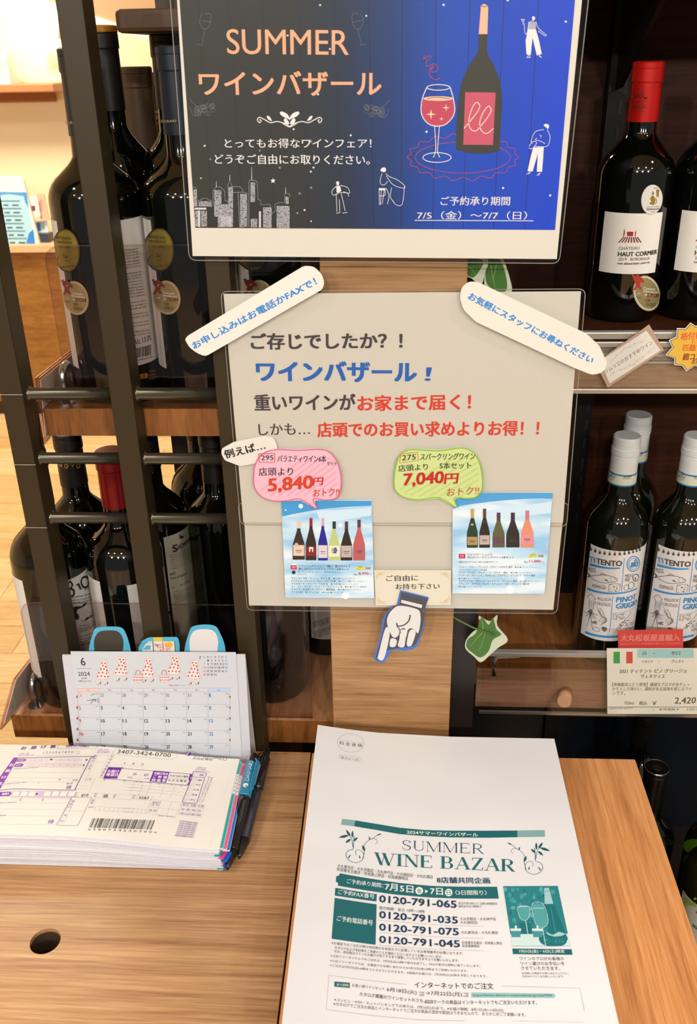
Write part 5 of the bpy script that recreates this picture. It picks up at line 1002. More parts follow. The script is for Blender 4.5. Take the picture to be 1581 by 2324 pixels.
topper('picture_card', 'plain blue bordered white card sticking up behind the calendar, right', g(curve([(940, 335), (950, 265), (975, 180), (1000, 135), (1085, 120), (1165, 132), (1200, 185), (1230, 260), (1240, 335)], 5)), SKY, t3)
def t2(a):
    a.fr(120, 1380, 3.162); a.poly([(640, 330), (645, 290), (665, 258), (690, 238), (870, 238), (878, 330)], '#dcd8d2', 1); a.poly([(718, 209), (782, 209), (792, 238), (724, 238)], '#d9b440', 2)
    a.poly([(650, 290), (672, 266), (702, 266), (700, 298), (645, 298)], '#58aac6', 2); a.line([(718, 238), (724, 330)], 7, '#5a564e', 2); a.line([(788, 238), (792, 330)], 4, '#5a564e', 2); a.line([(872, 238), (880, 330)], 5, '#5a564e', 2); a.line([(640, 250), (712, 250)], 3, '#8a867e', 2)
    a.ell((832, 262), 30, 24, '#e8c84a', 2, 20); a.text('EV', (734, 272), (762, 272), 16, '#3a3834', 3, .02); a.text('RETRO', (750, 290), (856, 274), 30, '#e0654a', 3, .0); a.text('POP!', (776, 322), (848, 306), 30, '#e0654a', 3, .0)
topper('picture_card', 'blue van shaped card with small lettering between the two plain cards', g([(612, 335), (616, 280), (640, 236), (680, 214), (700, 211), (885, 209), (897, 218), (908, 260), (908, 335)]), SKY, t2)
# ================================================================== pile of delivery forms
def hS(x, y): return .9495 + .0130 * smooth((-.155 - x) / .16) + .0012 * sin((y - .6) * 22)
FS = Field(hS); YF, YB = .6085, .7290; XR = -.1590
sl = thing('delivery_form_pad', (-.31, .67, ZT), 'thick pile of white and purple delivery forms beside the pens', 'form pad')
def sheetmesh(name, x0, x1, y0, y1, dz, mat, parent, hf=hS, nx=26, ny=6, skew=0, th=.0003, **k):
    V = []; Fc = []
    for s_ in (0, 1):
        for j in range(ny + 1):
            for i in range(nx + 1):
                x = x0 + (x1 - x0) * i / nx; y = y0 + (y1 - y0) * j / ny; V.append((x + skew * (j / ny), y, hf(x, y) + dz - s_ * th))
    n1_ = (nx + 1) * (ny + 1)
    for j in range(ny):
        for i in range(nx): k0 = j * (nx + 1) + i; Fc.append((k0, k0 + 1, k0 + nx + 2, k0 + nx + 1)); Fc.append((n1_ + k0, n1_ + k0 + nx + 1, n1_ + k0 + nx + 2, n1_ + k0 + 1))
    edge = [i for i in range(nx + 1)] + [j * (nx + 1) + nx for j in range(1, ny + 1)] + [ny * (nx + 1) + i for i in range(nx - 1, -1, -1)] + [j * (nx + 1) for j in range(ny - 1, 0, -1)]
    for i in range(len(edge)): p_, q_ = edge[i], edge[(i + 1) % len(edge)]; Fc.append((p_, n1_ + p_, n1_ + q_, q_))
    return setp(mk(name, V, Fc, mat, parent, smooth=False), **k)
FORM = M('#e4e1d8', .6)
top = sheetmesh('top_form', -.47, XR, YF, YB, 0, FORM, sl)
# sheets below: one joined block with uneven, wavy edges
V = []; Fc = []; NS = 46; nx = 30; rn = random.Random(11)
for s_ in range(NS):
    t = s_ / (NS - 1); off = rn.uniform(-.0012, .0010); th = .62 if rn.random() < .3 else .86; ph = rn.uniform(0, 6)
    fy = YF - .0035 * sin(t * pi) * 1.0 - .001 + off; xr_ = XR + .004 * t + rn.uniform(-.0006, .0006) - .012 * max(0, t - .75)
    for e in (0, 1):
        for i in range(nx + 1):
            x = -.475 + (xr_ + .475) * i / nx; zt_ = hS(x, YF) - .0004; z = ZT + .0002 + (zt_ - ZT) * ((1 - t) - (e * th) / NS) + .0002 * sin(x * 60 + ph) * (t * (1 - t)) * 3
            z = max(z, ZT + .0001)
            V += [(x, fy, z), (x, YB + off, z)]
    b0 = s_ * 4 * (nx + 1)
    for i in range(nx):
        a0 = b0 + 2 * i; c0 = b0 + 2 * (nx + 1) + 2 * i
        Fc += [(a0, a0 + 2, a0 + 3, a0 + 1), (c0, c0 + 1, c0 + 3, c0 + 2), (a0, c0, c0 + 2, a0 + 2), (a0 + 1, a0 + 3, c0 + 3, c0 + 1)]
    a0 = b0 + 2 * nx; c0 = b0 + 2 * (nx + 1) + 2 * nx; Fc.append((a0, c0, c0 + 1, a0 + 1))
mk('forms_below', V, Fc, M('#d6d5da', .6), sl)['kind'] = 'stuff'
def dots(name, x0, w, dz, cols, yb=YB - .004, yf=YF + .001):
    """coloured carbon-copy margin on a sheet that sticks out further than the one above"""
    sheetmesh(name, x0 - .006, x0 + w, yf - .0, yb, dz, M('#dcd8d4', .5), sl, nx=3, ny=8)
    a = Art(Field(lambda x, y: hS(x, y) + dz), .0003)
    ya = yf + (yb - yf) * .60; yb2 = yf + (yb - yf) * .84
    for (p_, q_) in ((yf + .001, ya), (yb2, yb - .001)):
        n = 8; a.add([(x0 + w * .10 + (w * .8) * i, p_ + (q_ - p_) * j / n) for j in range(n + 1) for i in (0, 1)], [(2 * j, 2 * j + 1, 2 * j + 3, 2 * j + 2) for j in range(n)], cols[0], 0)
        y = p_ + .0015; x = x0 + w * .5
        while y < q_ - .001: a.uvpoly([(x + .0011 * cos(i * pi / 4), y + .0011 * sin(i * pi / 4)) for i in range(8)], cols[1], 1); y += .0030
    for j, ch in enumerate('お客様お控'): 
        y = yb2 - .003 - j * (yb2 - ya - .003) / 5; V_, F_, a0, a1, b0, b1 = glyphs(ch, .01, 2); a.add([(x0 + w * .25 + (v[0] - a0) / (a1 - a0) * w * .55, y - .0016 + (v[1] - b0) / (b1 - b0) * .0022) for v in V_], F_, cols[0], 1)
    a.build('margin_print', sl)
dots('teal_margin', XR + .0001, .0032, -.0005, ('#2fb2b0', '#1c8f94'))
dots('pink_margin', XR + .0035, .0031, -.0016, ('#e86a9c', '#d04a84'), YB - .005)
dots('blue_margin', XR + .0066, .0028, -.0030, ('#2a86e0', '#1565c4'), YB - .007)
for i in range(9): sheetmesh('blue_margin_below', XR + .001, XR + .0045 + .0003 * (i % 3), YF - .0015 + .0015 * (i % 2), YB - .014, -.0065 - i * .0019, M(('#1f6fd0', '#2a7fe0', '#1a5ab8', '#cfd6e0')[i % 4], .5), sl, nx=2, ny=2, th=.0014)
for i, (dx, c) in enumerate(((0, '#18989a'), (.003, '#d8478a'), (.006, '#1b5fd0'), (.002, '#e27aa8'), (.005, '#1c54b0'), (.001, '#2aa8a0'))): sheetmesh('torn_margin_corner', XR - .004 + dx, XR + .001 + dx, YF - .004, YF + .006, -.003 - i * .0033, M(c, .5), sl, nx=2, ny=2, skew=.003, th=.0016)
# --- printing on the top form
a = Art(FS, .0003, .00005); PU = '#6d2196'; LP = '#9a72b4'; GY = '#8f8a88'; a.fr(0, 1660, 5.27)
for ch, x, y in (('お', 248, 220), ('届', 364, 214), ('け', 486, 206), ('票', 596, 204)): a.text(ch, (x, y), (x + 62, y - 2), 34, '#6c4a94', 1, .035)
a.line(curve([(715, 152), (1150, 156), (1168, 170), (1140, 205), (1110, 210), (710, 208), (690, 196), (715, 152)], 3), 3, GY, 1); a.text('控(入力票)', (782, 196), (1055, 196), 30, '#7a52a0', 1, .02)
a.text('ご記入例', (232, 278), (342, 274), 16, LP, 1); a.text('(数字の書き方)', (218, 300), (408, 294), 16, LP, 1); a.text('1 2 3 4 5 6 7 8 9 0', (515, 268), (868, 262), 24, LP, 1); a.line([(420, 290), (875, 284)], 4, '#d8bcd8', 1)
a.text('→ 記入例', (890, 250), (950, 250), 9, LP, 1); a.text('→ 見本', (890, 276), (955, 272), 9, LP, 1)
box_ = [(160, 322), (1062, 304), (1086, 318), (900, 685), (872, 706), (180, 690), (-60, 722)]
a.poly([(160, 324), (215, 322), (-10, 712), (-120, 716)], '#7d1fa6', 1); a.line(curve(box_[:2] + [(1086, 316)], 4) + [(1086, 318), (900, 690)] + curve([(900, 690), (875, 706), (500, 700), (180, 692), (-40, 716)], 4), 7, '#5a2f86', 3)
for ch, x, y in (('お', 106, 424), ('届', 58, 494), ('け', 14, 572), ('先', -26, 648)): a.text(ch, (x, y), (x + 52, y - 2), 34, '#eee4f2', 3, .03)
a.poly([(218, 334), (300, 330), (322, 342), (296, 362), (194, 366)], '#8e40b4', 2); a.text('郵便番号', (226, 358), (298, 356), 18, '#e8dcee', 3); a.poly([(190, 392), (262, 386), (284, 402), (258, 422), (168, 428)], '#7d1fa6', 2); a.text('電話番号', (190, 418), (250, 416), 18, '#e8dcee', 3)
for i in range(8):
    if i != 3: x = 338 + i * 80; a.rect(x, 330, x + 74, 360, '#dccbd8', 1)
    x = 304 + i * 84; a.rect(x, 388, x + 78, 420, '#dccbd8', 1)
a.rect(598, 332, 628, 348, '#4a3a60', 2); a.poly([(1018, 346), (1050, 330), (1034, 360)], '#4a3a60', 2); a.poly([(986, 408), (1016, 394), (1002, 420)], '#4a3a60', 2)
a.text('住所 Receiver address', (162, 460), (456, 440), 15, LP, 1); a.text('お名前 Receiver name', (46, 642), (315, 618), 16, LP, 1)
for y in (382, 430, 490, 556, 605): a.line([(230 - (y - 382) * .9, y), (1000 - (y - 430) * .4, y + 6)], 1.6, GY, 1)
a.text('棟', (694, 590), (728, 588), 18, GY, 1); a.text('号室', (860, 600), (926, 596), 22, GY, 1); a.text('様方', (788, 640), (870, 636), 20, LP, 1); a.text('様', (784, 694), (850, 690), 40, '#8a5ab0', 1, .01); a.text('(', (455, 630), (465, 628), 22, GY, 1)
a.poly([(0, 730), (128, 724), (138, 745), (112, 775), (-60, 782)], '#7d1fa6', 1); a.text('郵便番号', (20, 768), (104, 762), 26, '#eee4f2', 2, .02)
a.poly([(150, 718), (880, 722), (846, 796), (130, 786)], '#c9b0d4', 1)
for i in range(8):
    if i == 3: a.rect(428, 742, 452, 762, '#4a3a60', 3); continue
    x = 148 + i * 97 - (12 if i > 3 else 0); a.poly([(x + 18, 724), (x + 90, 725), (x + 70, 780), (x - 8, 776)], '#e6e2d4', 2)
a.text('(', (228, 838), (252, 838), 36, GY, 1); a.text(')', (490, 838), (512, 838), 36, GY, 1); a.text("Sender's address", (-40, 866), (192, 856), 14, LP, 1); a.text('name', (-20, 1018), (66, 1014), 14, LP, 1); a.text('様', (566, 1108), (638, 1104), 48, '#9a74b8', 1, .01)
for y, xa, xb in ((806, 130, 840), (854, -60, 812), (930, -60, 780), (1010, -60, 720), (1114, -60, 676)): a.line([(xa, y), (xb, y + 6)], 1.6, GY, 1)
a.line([(852, 800), (666, 1124)], 3, LP, 1); a.line([(862, 788), (1094, 792), (930, 1130), (684, 1126), (862, 788)], 5, '#7a5a9c', 1); a.line([(912, 790), (748, 1128)], 1.8, GY, 1); a.line([(784, 955), (1012, 957)], 1.8, GY, 1)
for ch, x, y in (('個', 848, 850), ('数', 828, 884), ('口', 808, 918), ('検', 760, 1018), ('印', 720, 1088)): a.text(ch, (x, y), (x + 34, y), 24, LP, 1)
a.line([(1120, 284), (1370, 290), (1190, 560)], 2, GY, 1); a.line([(1120, 284), (1032, 460), (1076, 466), (1166, 290)], 2, GY, 1); a.line([(1150, 370), (1258, 372)], 1.6, GY, 1); a.line([(1308, 292), (1185, 556), (1240, 560)], 1.6, GY, 1); a.line([(1078, 466), (1040, 556)], 1.6, GY, 1)
for i, ch in enumerate('種類のし内祝'): a.text(ch, (1120 - i * 14, 306 + i * 30), (1150 - i * 14, 306 + i * 30), 20, LP, 1)
for i, ch in enumerate('お中元お歳暮祝'): a.text(ch, (1320 - i * 20, 314 + i * 38), (1350 - i * 20, 314 + i * 38), 24, LP, 1)
for y in (565, 600, 655, 690, 735): a.line([(1000 - (y - 565) * .6, y - 4), (1700, y + 8 + (y - 565) * .12)], 1.6, GY, 1)
a.line([(1138, 566), (1056, 740)], 1.6, GY, 1); a.text('記 事', (1014, 585), (1090, 583), 14, LP, 1); a.text('品　　　　　名', (1232, 590), (1500, 604), 14, LP, 1)
a.line([(890, 735), (930, 735), (905, 785)], 1.5, GY, 1)
for ch, x, y, w_ in (('品', 880, 758, 30), ('番', 866, 782, 34), ('売', 1128, 762, 28), ('場', 1118, 786, 28), ('係', 1362, 774, 28), ('員', 1348, 796, 28)): a.text(ch, (x, y), (x + w_, y), 20, LP, 1)
a.text('810', (968, 784), (1052, 780), 32, '#3c3844', 2, -.008, .1); a.text('酒', (1222, 796), (1286, 796), 38, '#3c3844', 2)
a.line([(930, 738), (920, 785)], 1.5, GY, 1); a.line([(1095, 740), (1590, 768)], 1.6, GY, 1); a.line([(1088, 792), (1590, 824)], 1.6, GY, 1)
for ch, x, y in (('摘', 1092, 838), ('要', 1078, 868)): a.text(ch, (x, y), (x + 30, y), 22, LP, 1)
a.line([(1150, 800), (1104, 890)], 1.6, GY, 1); a.text('識別番号', (1054, 918), (1122, 916), 16, LP, 1); a.line([(1140, 900), (1620, 930)], 1.6, GY, 1); a.line([(1120, 945), (1600, 975)], 1.6, GY, 1)
for i in range(9): a.line([(1142 + i * 57, 900 + i * 3.5), (1126 + i * 56, 945 + i * 3.2)], 1.5, GY, 1)
rn = random.Random(8)
for i in range(48):
    x = 1108 + i * 15.6; w_ = rn.choice((3, 4, 6, 9, 11)); y = 1040 + i * .55; a.poly([(x, y), (x + w_, y), (x + w_ - 46, y + 112), (x - 46, y + 112)], '#3a3632' if rn.random() < .7 else '#8a8680', 1)
a.text('a 3 4 0 7 3 4 2 4 0 7 0 0 a', (1050, 1184), (1870, 1220), 22, '#5a5652', 1)
a.poly([(1140, 212), (1310, 212), (1362, 245), (1300, 266), (1140, 262)], '#e2d8e2', 1); a.text('お問い合せ', (1168, 236), (1298, 238), 20, LP, 2); a.text('送り状番号', (1158, 262), (1302, 262), 20, LP, 2)
a.fr(280, 1660, 5.27)
a.line(curve([(-60, 206), (-98, 216), (-130, 270), (-110, 278), (595, 338), (628, 268), (610, 258), (-60, 206)], 2), 2.5, GY, 1); a.text('3407-3424-0700', (-78, 266), (562, 312), 46, '#4a4648', 1, -.006)
a.ell((778, 271), 34, 23, '#5a2a90', 1, 24); a.poly(curve([(752, 286), (762, 262), (790, 250), (775, 268), (770, 288)], 4, True), '#c0a8d0', 2)
def daimaru(a, x0, y0, x1, y1, h, m, w_=5, ly=1):
    def Q(u, v): return (x0 + (x1 - x0) * u, y0 + (y1 - y0) * u - h * v)
    ww = w_
    G_ = [[(.0, .0), (.0, .95)], [(-.0, .95), (.09, .95), (.15, .5), (.09, .02), (.0, .0)], [(.15, .0), (.235, 1.0), (.32, .0)], [(.19, .35), (.28, .35)], [(.365, .0), (.365, .98)], [(.42, .0), (.45, .98), (.51, .25), (.57, .98), (.60, .0)], [(.625, .0), (.70, 1.0), (.765, .0)], [(.66, .35), (.735, .35)], [(.80, .0), (.80, .95), (.86, .9), (.865, .6), (.81, .5), (.87, .0)], [(.905, .95), (.905, .2), (.93, .02), (.975, .02), (1.0, .2), (1.0, .95)]]
    for s_ in G_: a.line([Q(*p) for p in s_], ww, m, ly)
daimaru(a, 842, 300, 1232, 352, 44, '#5c4a72'); a.text('大丸札幌店', (825, 336), (1062, 352), 26, '#6c5a82', 1)
a.text('年', (0, 396), (22, 398), 26, LP, 1); a.text('月', (98, 402), (130, 402), 24, LP, 1); a.text('日', (212, 406), (240, 408), 22, LP, 1); a.line([(-108, 396), (242, 424)], 1.6, GY, 1)
PUR = '#6d1f96'
a.poly([(-180, 430), (0, 436), (0, 444), (-28, 440), (-22, 450), (-78, 566), (-240, 562)], PUR, 1); a.text('お届け', (-192, 500), (-56, 502), 36, '#eee4f2', 2, .03); a.text('希望日', (-210, 540), (-70, 542), 36, '#eee4f2', 2, .03)
a.line([(-180, 432), (830, 516)], 6, '#54307c', 2); a.line([(-240, 566), (770, 648)], 6, '#54307c', 2)
a.text('月', (106, 528), (150, 530), 28, LP, 1, .01); a.text('日', (248, 538), (292, 540), 30, LP, 1, .01); a.text('当日', (44, 558), (102, 562), 18, LP, 1); a.text('以降', (246, 574), (305, 578), 18, LP, 1)
a.poly([(362, 472), (552, 488), (508, 616), (312, 598)], PUR, 1)
for i, s_ in enumerate(('お届け先の', 'ご 希 望', '時 間 帯')): a.text(s_, (366 - i * 14, 518 + i * 40), (530 - i * 14, 530 + i * 40), 32, '#eee4f2', 2, .03)
a.text('わからない場合', (556, 544), (774, 558), 26, '#4c3a6a', 1, .01); a.text('わ か る 場 合', (535, 598), (752, 612), 28, '#4c3a6a', 1, .01); a.line([(545, 548), (530, 560), (790, 580)], 2.5, '#54307c', 2)
a.poly([(795, 516), (830, 522), (800, 560), (805, 600), (770, 650), (760, 640), (788, 600), (780, 570)], PUR, 1)
a.text('ご希望の方は', (868, 440), (990, 448), 16, LP, 1); a.text('お届け時間帯', (862, 462), (985, 470), 16, LP, 1); a.text('チェックしてください', (850, 480), (1040, 494), 14, LP, 1)
a.line([(835, 484), (975, 492), (994, 508), (975, 550), (962, 556), (820, 548), (835, 484)], 6, PUR, 2); a.line([(820, 550), (705, 840), (718, 854), (862, 864), (880, 850), (972, 560)], 6, PUR, 2)
for i, s_ in enumerate(('指定無し', '午前中', '14〜16', '16〜18', '18〜20', '19〜21')):
    x = 845 - i * 20 - (6 if i else 0); y = 502 + i * 60 ; y = (502, 565, 620, 680, 740, 802)[i]; a.line([(x, y), (x + 55, y + 3), (x + 42, y + 36), (x - 12, y + 32), (x, y)], 2, LP, 1); a.line([(x + 2, y + 14), (x + 12, y + 26), (x + 38, y + 8)], 2, LP, 1); a.text(s_, (x + 62, y + 32), (x + 118, y + 36), 26, '#7a4a9c', 1, .005)
for i in range(2):
    for j in range(13): a.text('配達指定時間帯の都合により'[j], (1010 + i * 34 - j * 9.5, 560 + i * 8 + j * 24), (1032 + i * 34 - j * 9.5, 562 + i * 8 + j * 24), 17, LP, 1)
a.line([(705, 858), (968, 884), (955, 924), (690, 896), (705, 858)], 2.5, '#7a4a9c', 1)
for i, s_ in enumerate(('航空', '冷蔵', '冷凍')): a.text(s_, (706 + i * 88, 892 + i * 8), (776 + i * 88, 898 + i * 8), 28, LP, 1)
for i, s_ in enumerate(('60', '80', '100', '120')): a.text(s_, (692 + i * 60, 944 + i * 6), (728 + i * 64, 946 + i * 7), 26, LP, 1)
for i, s_ in enumerate(('140', '160', '180', '200')): a.text(s_, (668 + i * 64, 994 + i * 6), (720 + i * 66, 998 + i * 7), 26, LP, 1)
a.line([(690, 900), (652, 994), (920, 1034), (955, 930)], 1.5, LP, 1); a.line([(672, 948), (938, 984)], 1.5, LP, 1)
for i in range(8): a.text('宅急便の責任限度は荷物のお預'[:12], (672 - i * 8, 1084 + i * 24), (890 - i * 8, 1112 + i * 24), 21, LP, 1, .006)
a.text('によります。', (606, 1256), (742, 1272), 19, LP, 1)
for y in (600, 640, 678, 714): a.line([(0, y - 12), (760 - (y - 600) * .45, y + 55)], 1.6, GY, 1)
for x in (130, 240, 330, 495, 620): a.line([(x, 600 + x * .08), (x - 60, 745 + x * .09)], 1.6, GY, 1)
for s_, x, y, w_ in (('数　量', 142, 610, 82), ('単', 308, 624, 22), ('価', 412, 634, 22), ('金', 562, 648, 20), ('額', 676, 660, 20)): a.text(s_, (x, y), (x + w_, y + 4), 14, LP, 1)
a.line([(165, 764), (345, 782), (325, 830), (90, 812)], 1.6, GY, 1); a.text('内', (116, 782), (142, 784), 20, LP, 1); a.text('線', (104, 806), (130, 808), 20, LP, 1); a.text('3583', (178, 812), (298, 816), 30, '#3c3844', 2, -.008, .1); a.line([(110, 762), (90, 814)], 1.6, GY, 1); a.line([(172, 766), (150, 816)], 1.6, GY, 1)
a.line([(345, 785), (276, 978)], 1.8, GY, 1); a.line([(345, 820), (692, 852), (622, 1028)], 1.8, GY, 1); a.line([(276, 982), (622, 1028)], 1.8, GY, 1); a.line([(302, 902), (668, 944)], 1.6, GY, 1); a.line([(450, 832), (390, 996)], 1.6, GY, 1); a.line([(576, 844), (515, 1010)], 1.6, GY, 1)
a.text('商品代', (342, 862), (438, 870), 26, LP, 1); a.text('合 計', (330, 888), (425, 896), 24, LP, 1); a.text('送 料', (300, 958), (396, 966), 28, LP, 1); a.text('(運送料一部内税込)', (410, 1018), (612, 1034), 15, LP, 1)
a.line([(30, 918), (278, 940)], 1.6, GY, 1)
for i in range(6): a.line([(28 + i * 48, 918 + i * 4), (12 + i * 48, 964 + i * 4)], 1.5, GY, 1)
a.line([(0, 962), (262, 984)], 1.6, GY, 1); a.line([(1318, 400), (1180, 830)], 1.2, '#c2beb4', 1); a.line([(1100, 1170), (1020, 1390)], 1.2, '#b2aea4', 1)
a.build('printing', sl)
# ================================================================== two pens
def pen(label, tip, end, zt_, ze, body, r=.0052, clipside=1, blue=False):
    A = P(*tip, Z=zt_); B = P(*end, Z=ze); d = B - A; Ln = d.length; d.normalize(); o = thing('ballpoint_pen', A, label, 'pen')
    at = lambda t: A + d * (Ln * t)
    tube('nib', [at(0), at(.012)], .0011, M('#2a2826', .3, .6), o, 10, [.0008, .0013])
    tube('tip_cone', [at(.012), at(.03), at(.155)], .004, M('#22211f', .35), o, 16, [.0015, .0024, r])
    BC = clear('pen_clear', '#5a5566', .1, 1.5) if not blue else clear('pen_smoke', '#3a3848', .1, 1.5)
    tube('ink_refill', [at(.12), at(.55)], .0012, M('#1c1a24', .3), o, 8)
    tube('barrel', [at(.155), at(.16), at(.55), at(.60)], r, M('#17161b', .12, coat=.6) if blue else M('#2b2a33', .12, coat=.6), o, 20, [r * .97, r, r, r])
    tube('upper_barrel', [at(.60), at(.61), at(.90), at(.915)], r, M(body, .2, coat=.7), o, 20, [r, r * 1.08, r * 1.06, r * .9])
    tube('push_button', [at(.915), at(.92), at(.985), at(1)], .003, M('#0f0e0f', .35), o, 16, [.0034, .0042 if blue else .0038, .0041, .003])
    up = Vector((0, 0, 1)); sd = d.cross(up).normalized() * clipside; n = (sd * .75 + up * .66).normalized()
    V = []; w_ = d.cross(n).normalized() * .0022
    for t, h in ((.93, .001), (.90, .0035), (.66, .0030), (.645, .0012)):
        c = at(t) + n * (r + h); V += [c - w_, c + w_, c + w_ - n * .0014, c - w_ - n * .0014]
    F_ = [(0, 3, 2, 1)]
    for i in range(3): b0 = i * 4; F_ += [(b0 + j, b0 + (j + 1) % 4, b0 + 4 + (j + 1) % 4, b0 + 4 + j) for j in range(4)]
    F_.append((12, 13, 14, 15)); mk('clip', V, F_, M(body if blue else '#141314', .2, coat=.6), o)
    return o, at, d, r
o, at, d, r = pen('blue retractable pen with white printed shop name beside the form pile', (515, 1975), (577, 1713), .9318, .9560, '#17789e', .0060, 1, True)
c0, c1 = at(.63), at(.90); axis = (c1 - c0).normalized(); up = Vector((0, 0, 1)); side = axis.cross(up).normalized(); Sv = Plane(c0 + up * (r * 1.085), axis, up.cross(axis)); a = Art(Sv, .0002, .0001)
class _L: pass
L_ = (c1 - c0).length; a.uv = lambda p: p
a.px = lambda p: 1
def duv(x0, x1, y0, h, m):
    G_ = [[(.0, .0), (.0, .95)], [(-.0, .95), (.09, .95), (.15, .5), (.09, .02), (.0, .0)], [(.15, .0), (.235, 1.0), (.32, .0)], [(.19, .35), (.28, .35)], [(.365, .0), (.365, .98)], [(.42, .0), (.45, .98), (.51, .25), (.57, .98), (.60, .0)], [(.625, .0), (.70, 1.0), (.765, .0)], [(.66, .35), (.735, .35)], [(.80, .0), (.80, .95), (.86, .9), (.865, .6), (.81, .5), (.87, .0)], [(.905, .95), (.905, .2), (.93, .02), (.975, .02), (1.0, .2), (1.0, .95)]]
    for s_ in G_: a.line([(x0 + (x1 - x0) * p[0], y0 + h * p[1]) for p in s_], .00045, m, 1)
duv(L_ * .30, L_ * .96, -.0020, .0040, '#d5dde0'); a.uvpoly([(L_ * .14 + .0026 * cos(t * pi / 8), .0026 * sin(t * pi / 8)) for t in range(16)], '#d8d2c0', 1); a.uvpoly([(L_ * .14 + .0012 * cos(t * pi / 4) - .001, .0012 * sin(t * pi / 4) - .001) for t in range(8)], '#6f8f98', 2)
a.build('lettering', o)
o, at, d, r = pen('black retractable pen with black clip lying to the right of the blue one', (542, 1949), (606, 1702), .9312, .9410, '#1b1a1c', .0060, -1)
c0, c1 = at(.60), at(.80); n_ = (Vector((0, 0, 1)) + d.cross(Vector((0, 0, 1))) * -.55).normalized(); w_ = d.cross(n_).normalized() * .0024
mk('white_sticker', [c0 + n_ * (r * 1.1) - w_, c1 + n_ * (r * 1.1) - w_, c1 + n_ * (r * 1.1) + w_, c0 + n_ * (r * 1.1) + w_], [(0, 1, 2, 3)], M('#d9d9dc', .4), o)
# ================================================================== stack of envelopes
def hE(x, y): return .9655 + .0125 * max(0, (.055 - x) / .135) ** 2
XE0, XE1, YE0, YE1 = -.0790, .1645, .412, .7515
EW = M('#e2e1e0', .32, coat=.35)
m, nt, Pn, N, L = nodes('envelope_paper'); Pn.inputs['Base Color'].default_value = lin('#e0e1e3'); Pn.inputs['Roughness'].default_value = .38; Pn.inputs['Coat Weight'].default_value = .3; Pn.inputs['Coat Roughness'].default_value = .18
tc = N('ShaderNodeTexCoord'); mp = N('ShaderNodeMapping'); mp.inputs['Scale'].default_value = (7, 12, 8); n = N('ShaderNodeTexNoise'); n.inputs['Scale'].default_value = 1; n.inputs['Detail'].default_value = 1.5; bp = N('ShaderNodeBump'); bp.inputs['Strength'].default_value = .35; bp.inputs['Distance'].default_value = .012
L(tc.outputs['Object'], mp.inputs[0]); L(mp.outputs[0], n.inputs[0]); L(n.outputs[0], bp.inputs['Height']); L(bp.outputs[0], Pn.inputs['Normal']); EW = m
NE = 9; rn = random.Random(21)
for i in range(NE):
    t = i / NE; dz = -(i) * .0044; th = .0038 if i else .0040
    hh = (lambda x, y, t=t, dz=dz: ZT + (hE(x, y) - ZT) * (1 - t) - .0000)
    thi = (hE(.1, .5) - ZT) / NE - .0004
    ox, oy = (0, 0) if i == 0 else (rn.uniform(-.0012, .0016), rn.uniform(-.0025, .0012))
    e = thing('envelope', (.04, .58, ZT), 'top white envelope with dark teal summer wine bazaar printing' if i == 0 else ('white envelope directly under the printed top one', 'third white envelope from the top of the stack', 'fourth white envelope from the top of the stack', 'fifth white envelope, middle of the stack', 'fourth white envelope from the bottom of the stack', 'third white envelope from the bottom of the stack', 'second white envelope from the bottom of the stack', 'bottom white envelope of the stack, lying on the counter')[i - 1], 'envelope', 'stacked white wine bazaar envelopes')
    sheetmesh('envelope_body', XE0 + ox, XE1 + ox, YE0 + oy, YE1 + oy, 0, EW if i == 0 else M('#d6d4d4', .5), e, hf=hh, nx=22, ny=8, th=thi)
    if i == 0: top_env = e
    else:
        x = XE1 + ox; mk('flap_edge', [(XE0 + ox, YE1 + oy + .0002, hh(XE0, .7) - .0004), (x, YE1 + oy + .0002, hh(x, .7) - .0004), (x, YE1 + oy + .0002, hh(x, .7) - .0016), (XE0 + ox, YE1 + oy + .0002, hh(XE0, .7) - .0016)], [(0, 1, 2, 3)], M('#c4c2c2', .5), e)
FE = Field(hE); a = Art(FE, .0002, .00005); TE = '#0d6168'; NV = '#12324f'; GK = '#4e5a5e'
a.fr(660, 1600, 2.2586)
a.ell((306, 195), 68, 47, '#8a9496', 1, 40, .05, 1.2); a.line([(240, 180), (372, 197)], 1, '#8a9496', 1); a.text('料 金 後 納', (248, 204), (364, 218), 19, '#5a6468', 1); a.line([(250, 256), (354, 270), (352, 291), (248, 277), (250, 256)], 1.2, '#8a9496', 1); a.text('ゆうメール', (257, 276), (345, 287), 13, '#4a5458', 1)
bn_ = [(262, 584), (330, 592), (450, 612), (560, 630), (680, 641), (820, 645), (1000, 645), (1160, 644), (1300, 642)]; bo = [(256, 614), (324, 622), (444, 642), (556, 662), (680, 672), (820, 679), (1000, 681), (1160, 678), (1302, 676)]
for i in range(8): a.grid(bn_[i], bn_[i + 1], bo[i + 1], bo[i], TE if 0 < i < 7 else '#7fa9aa', 1, 3, 1)
a.text('2024サマーワインバザール', (594, 661), (958, 676), 19, '#dfe6e4', 2, .02)
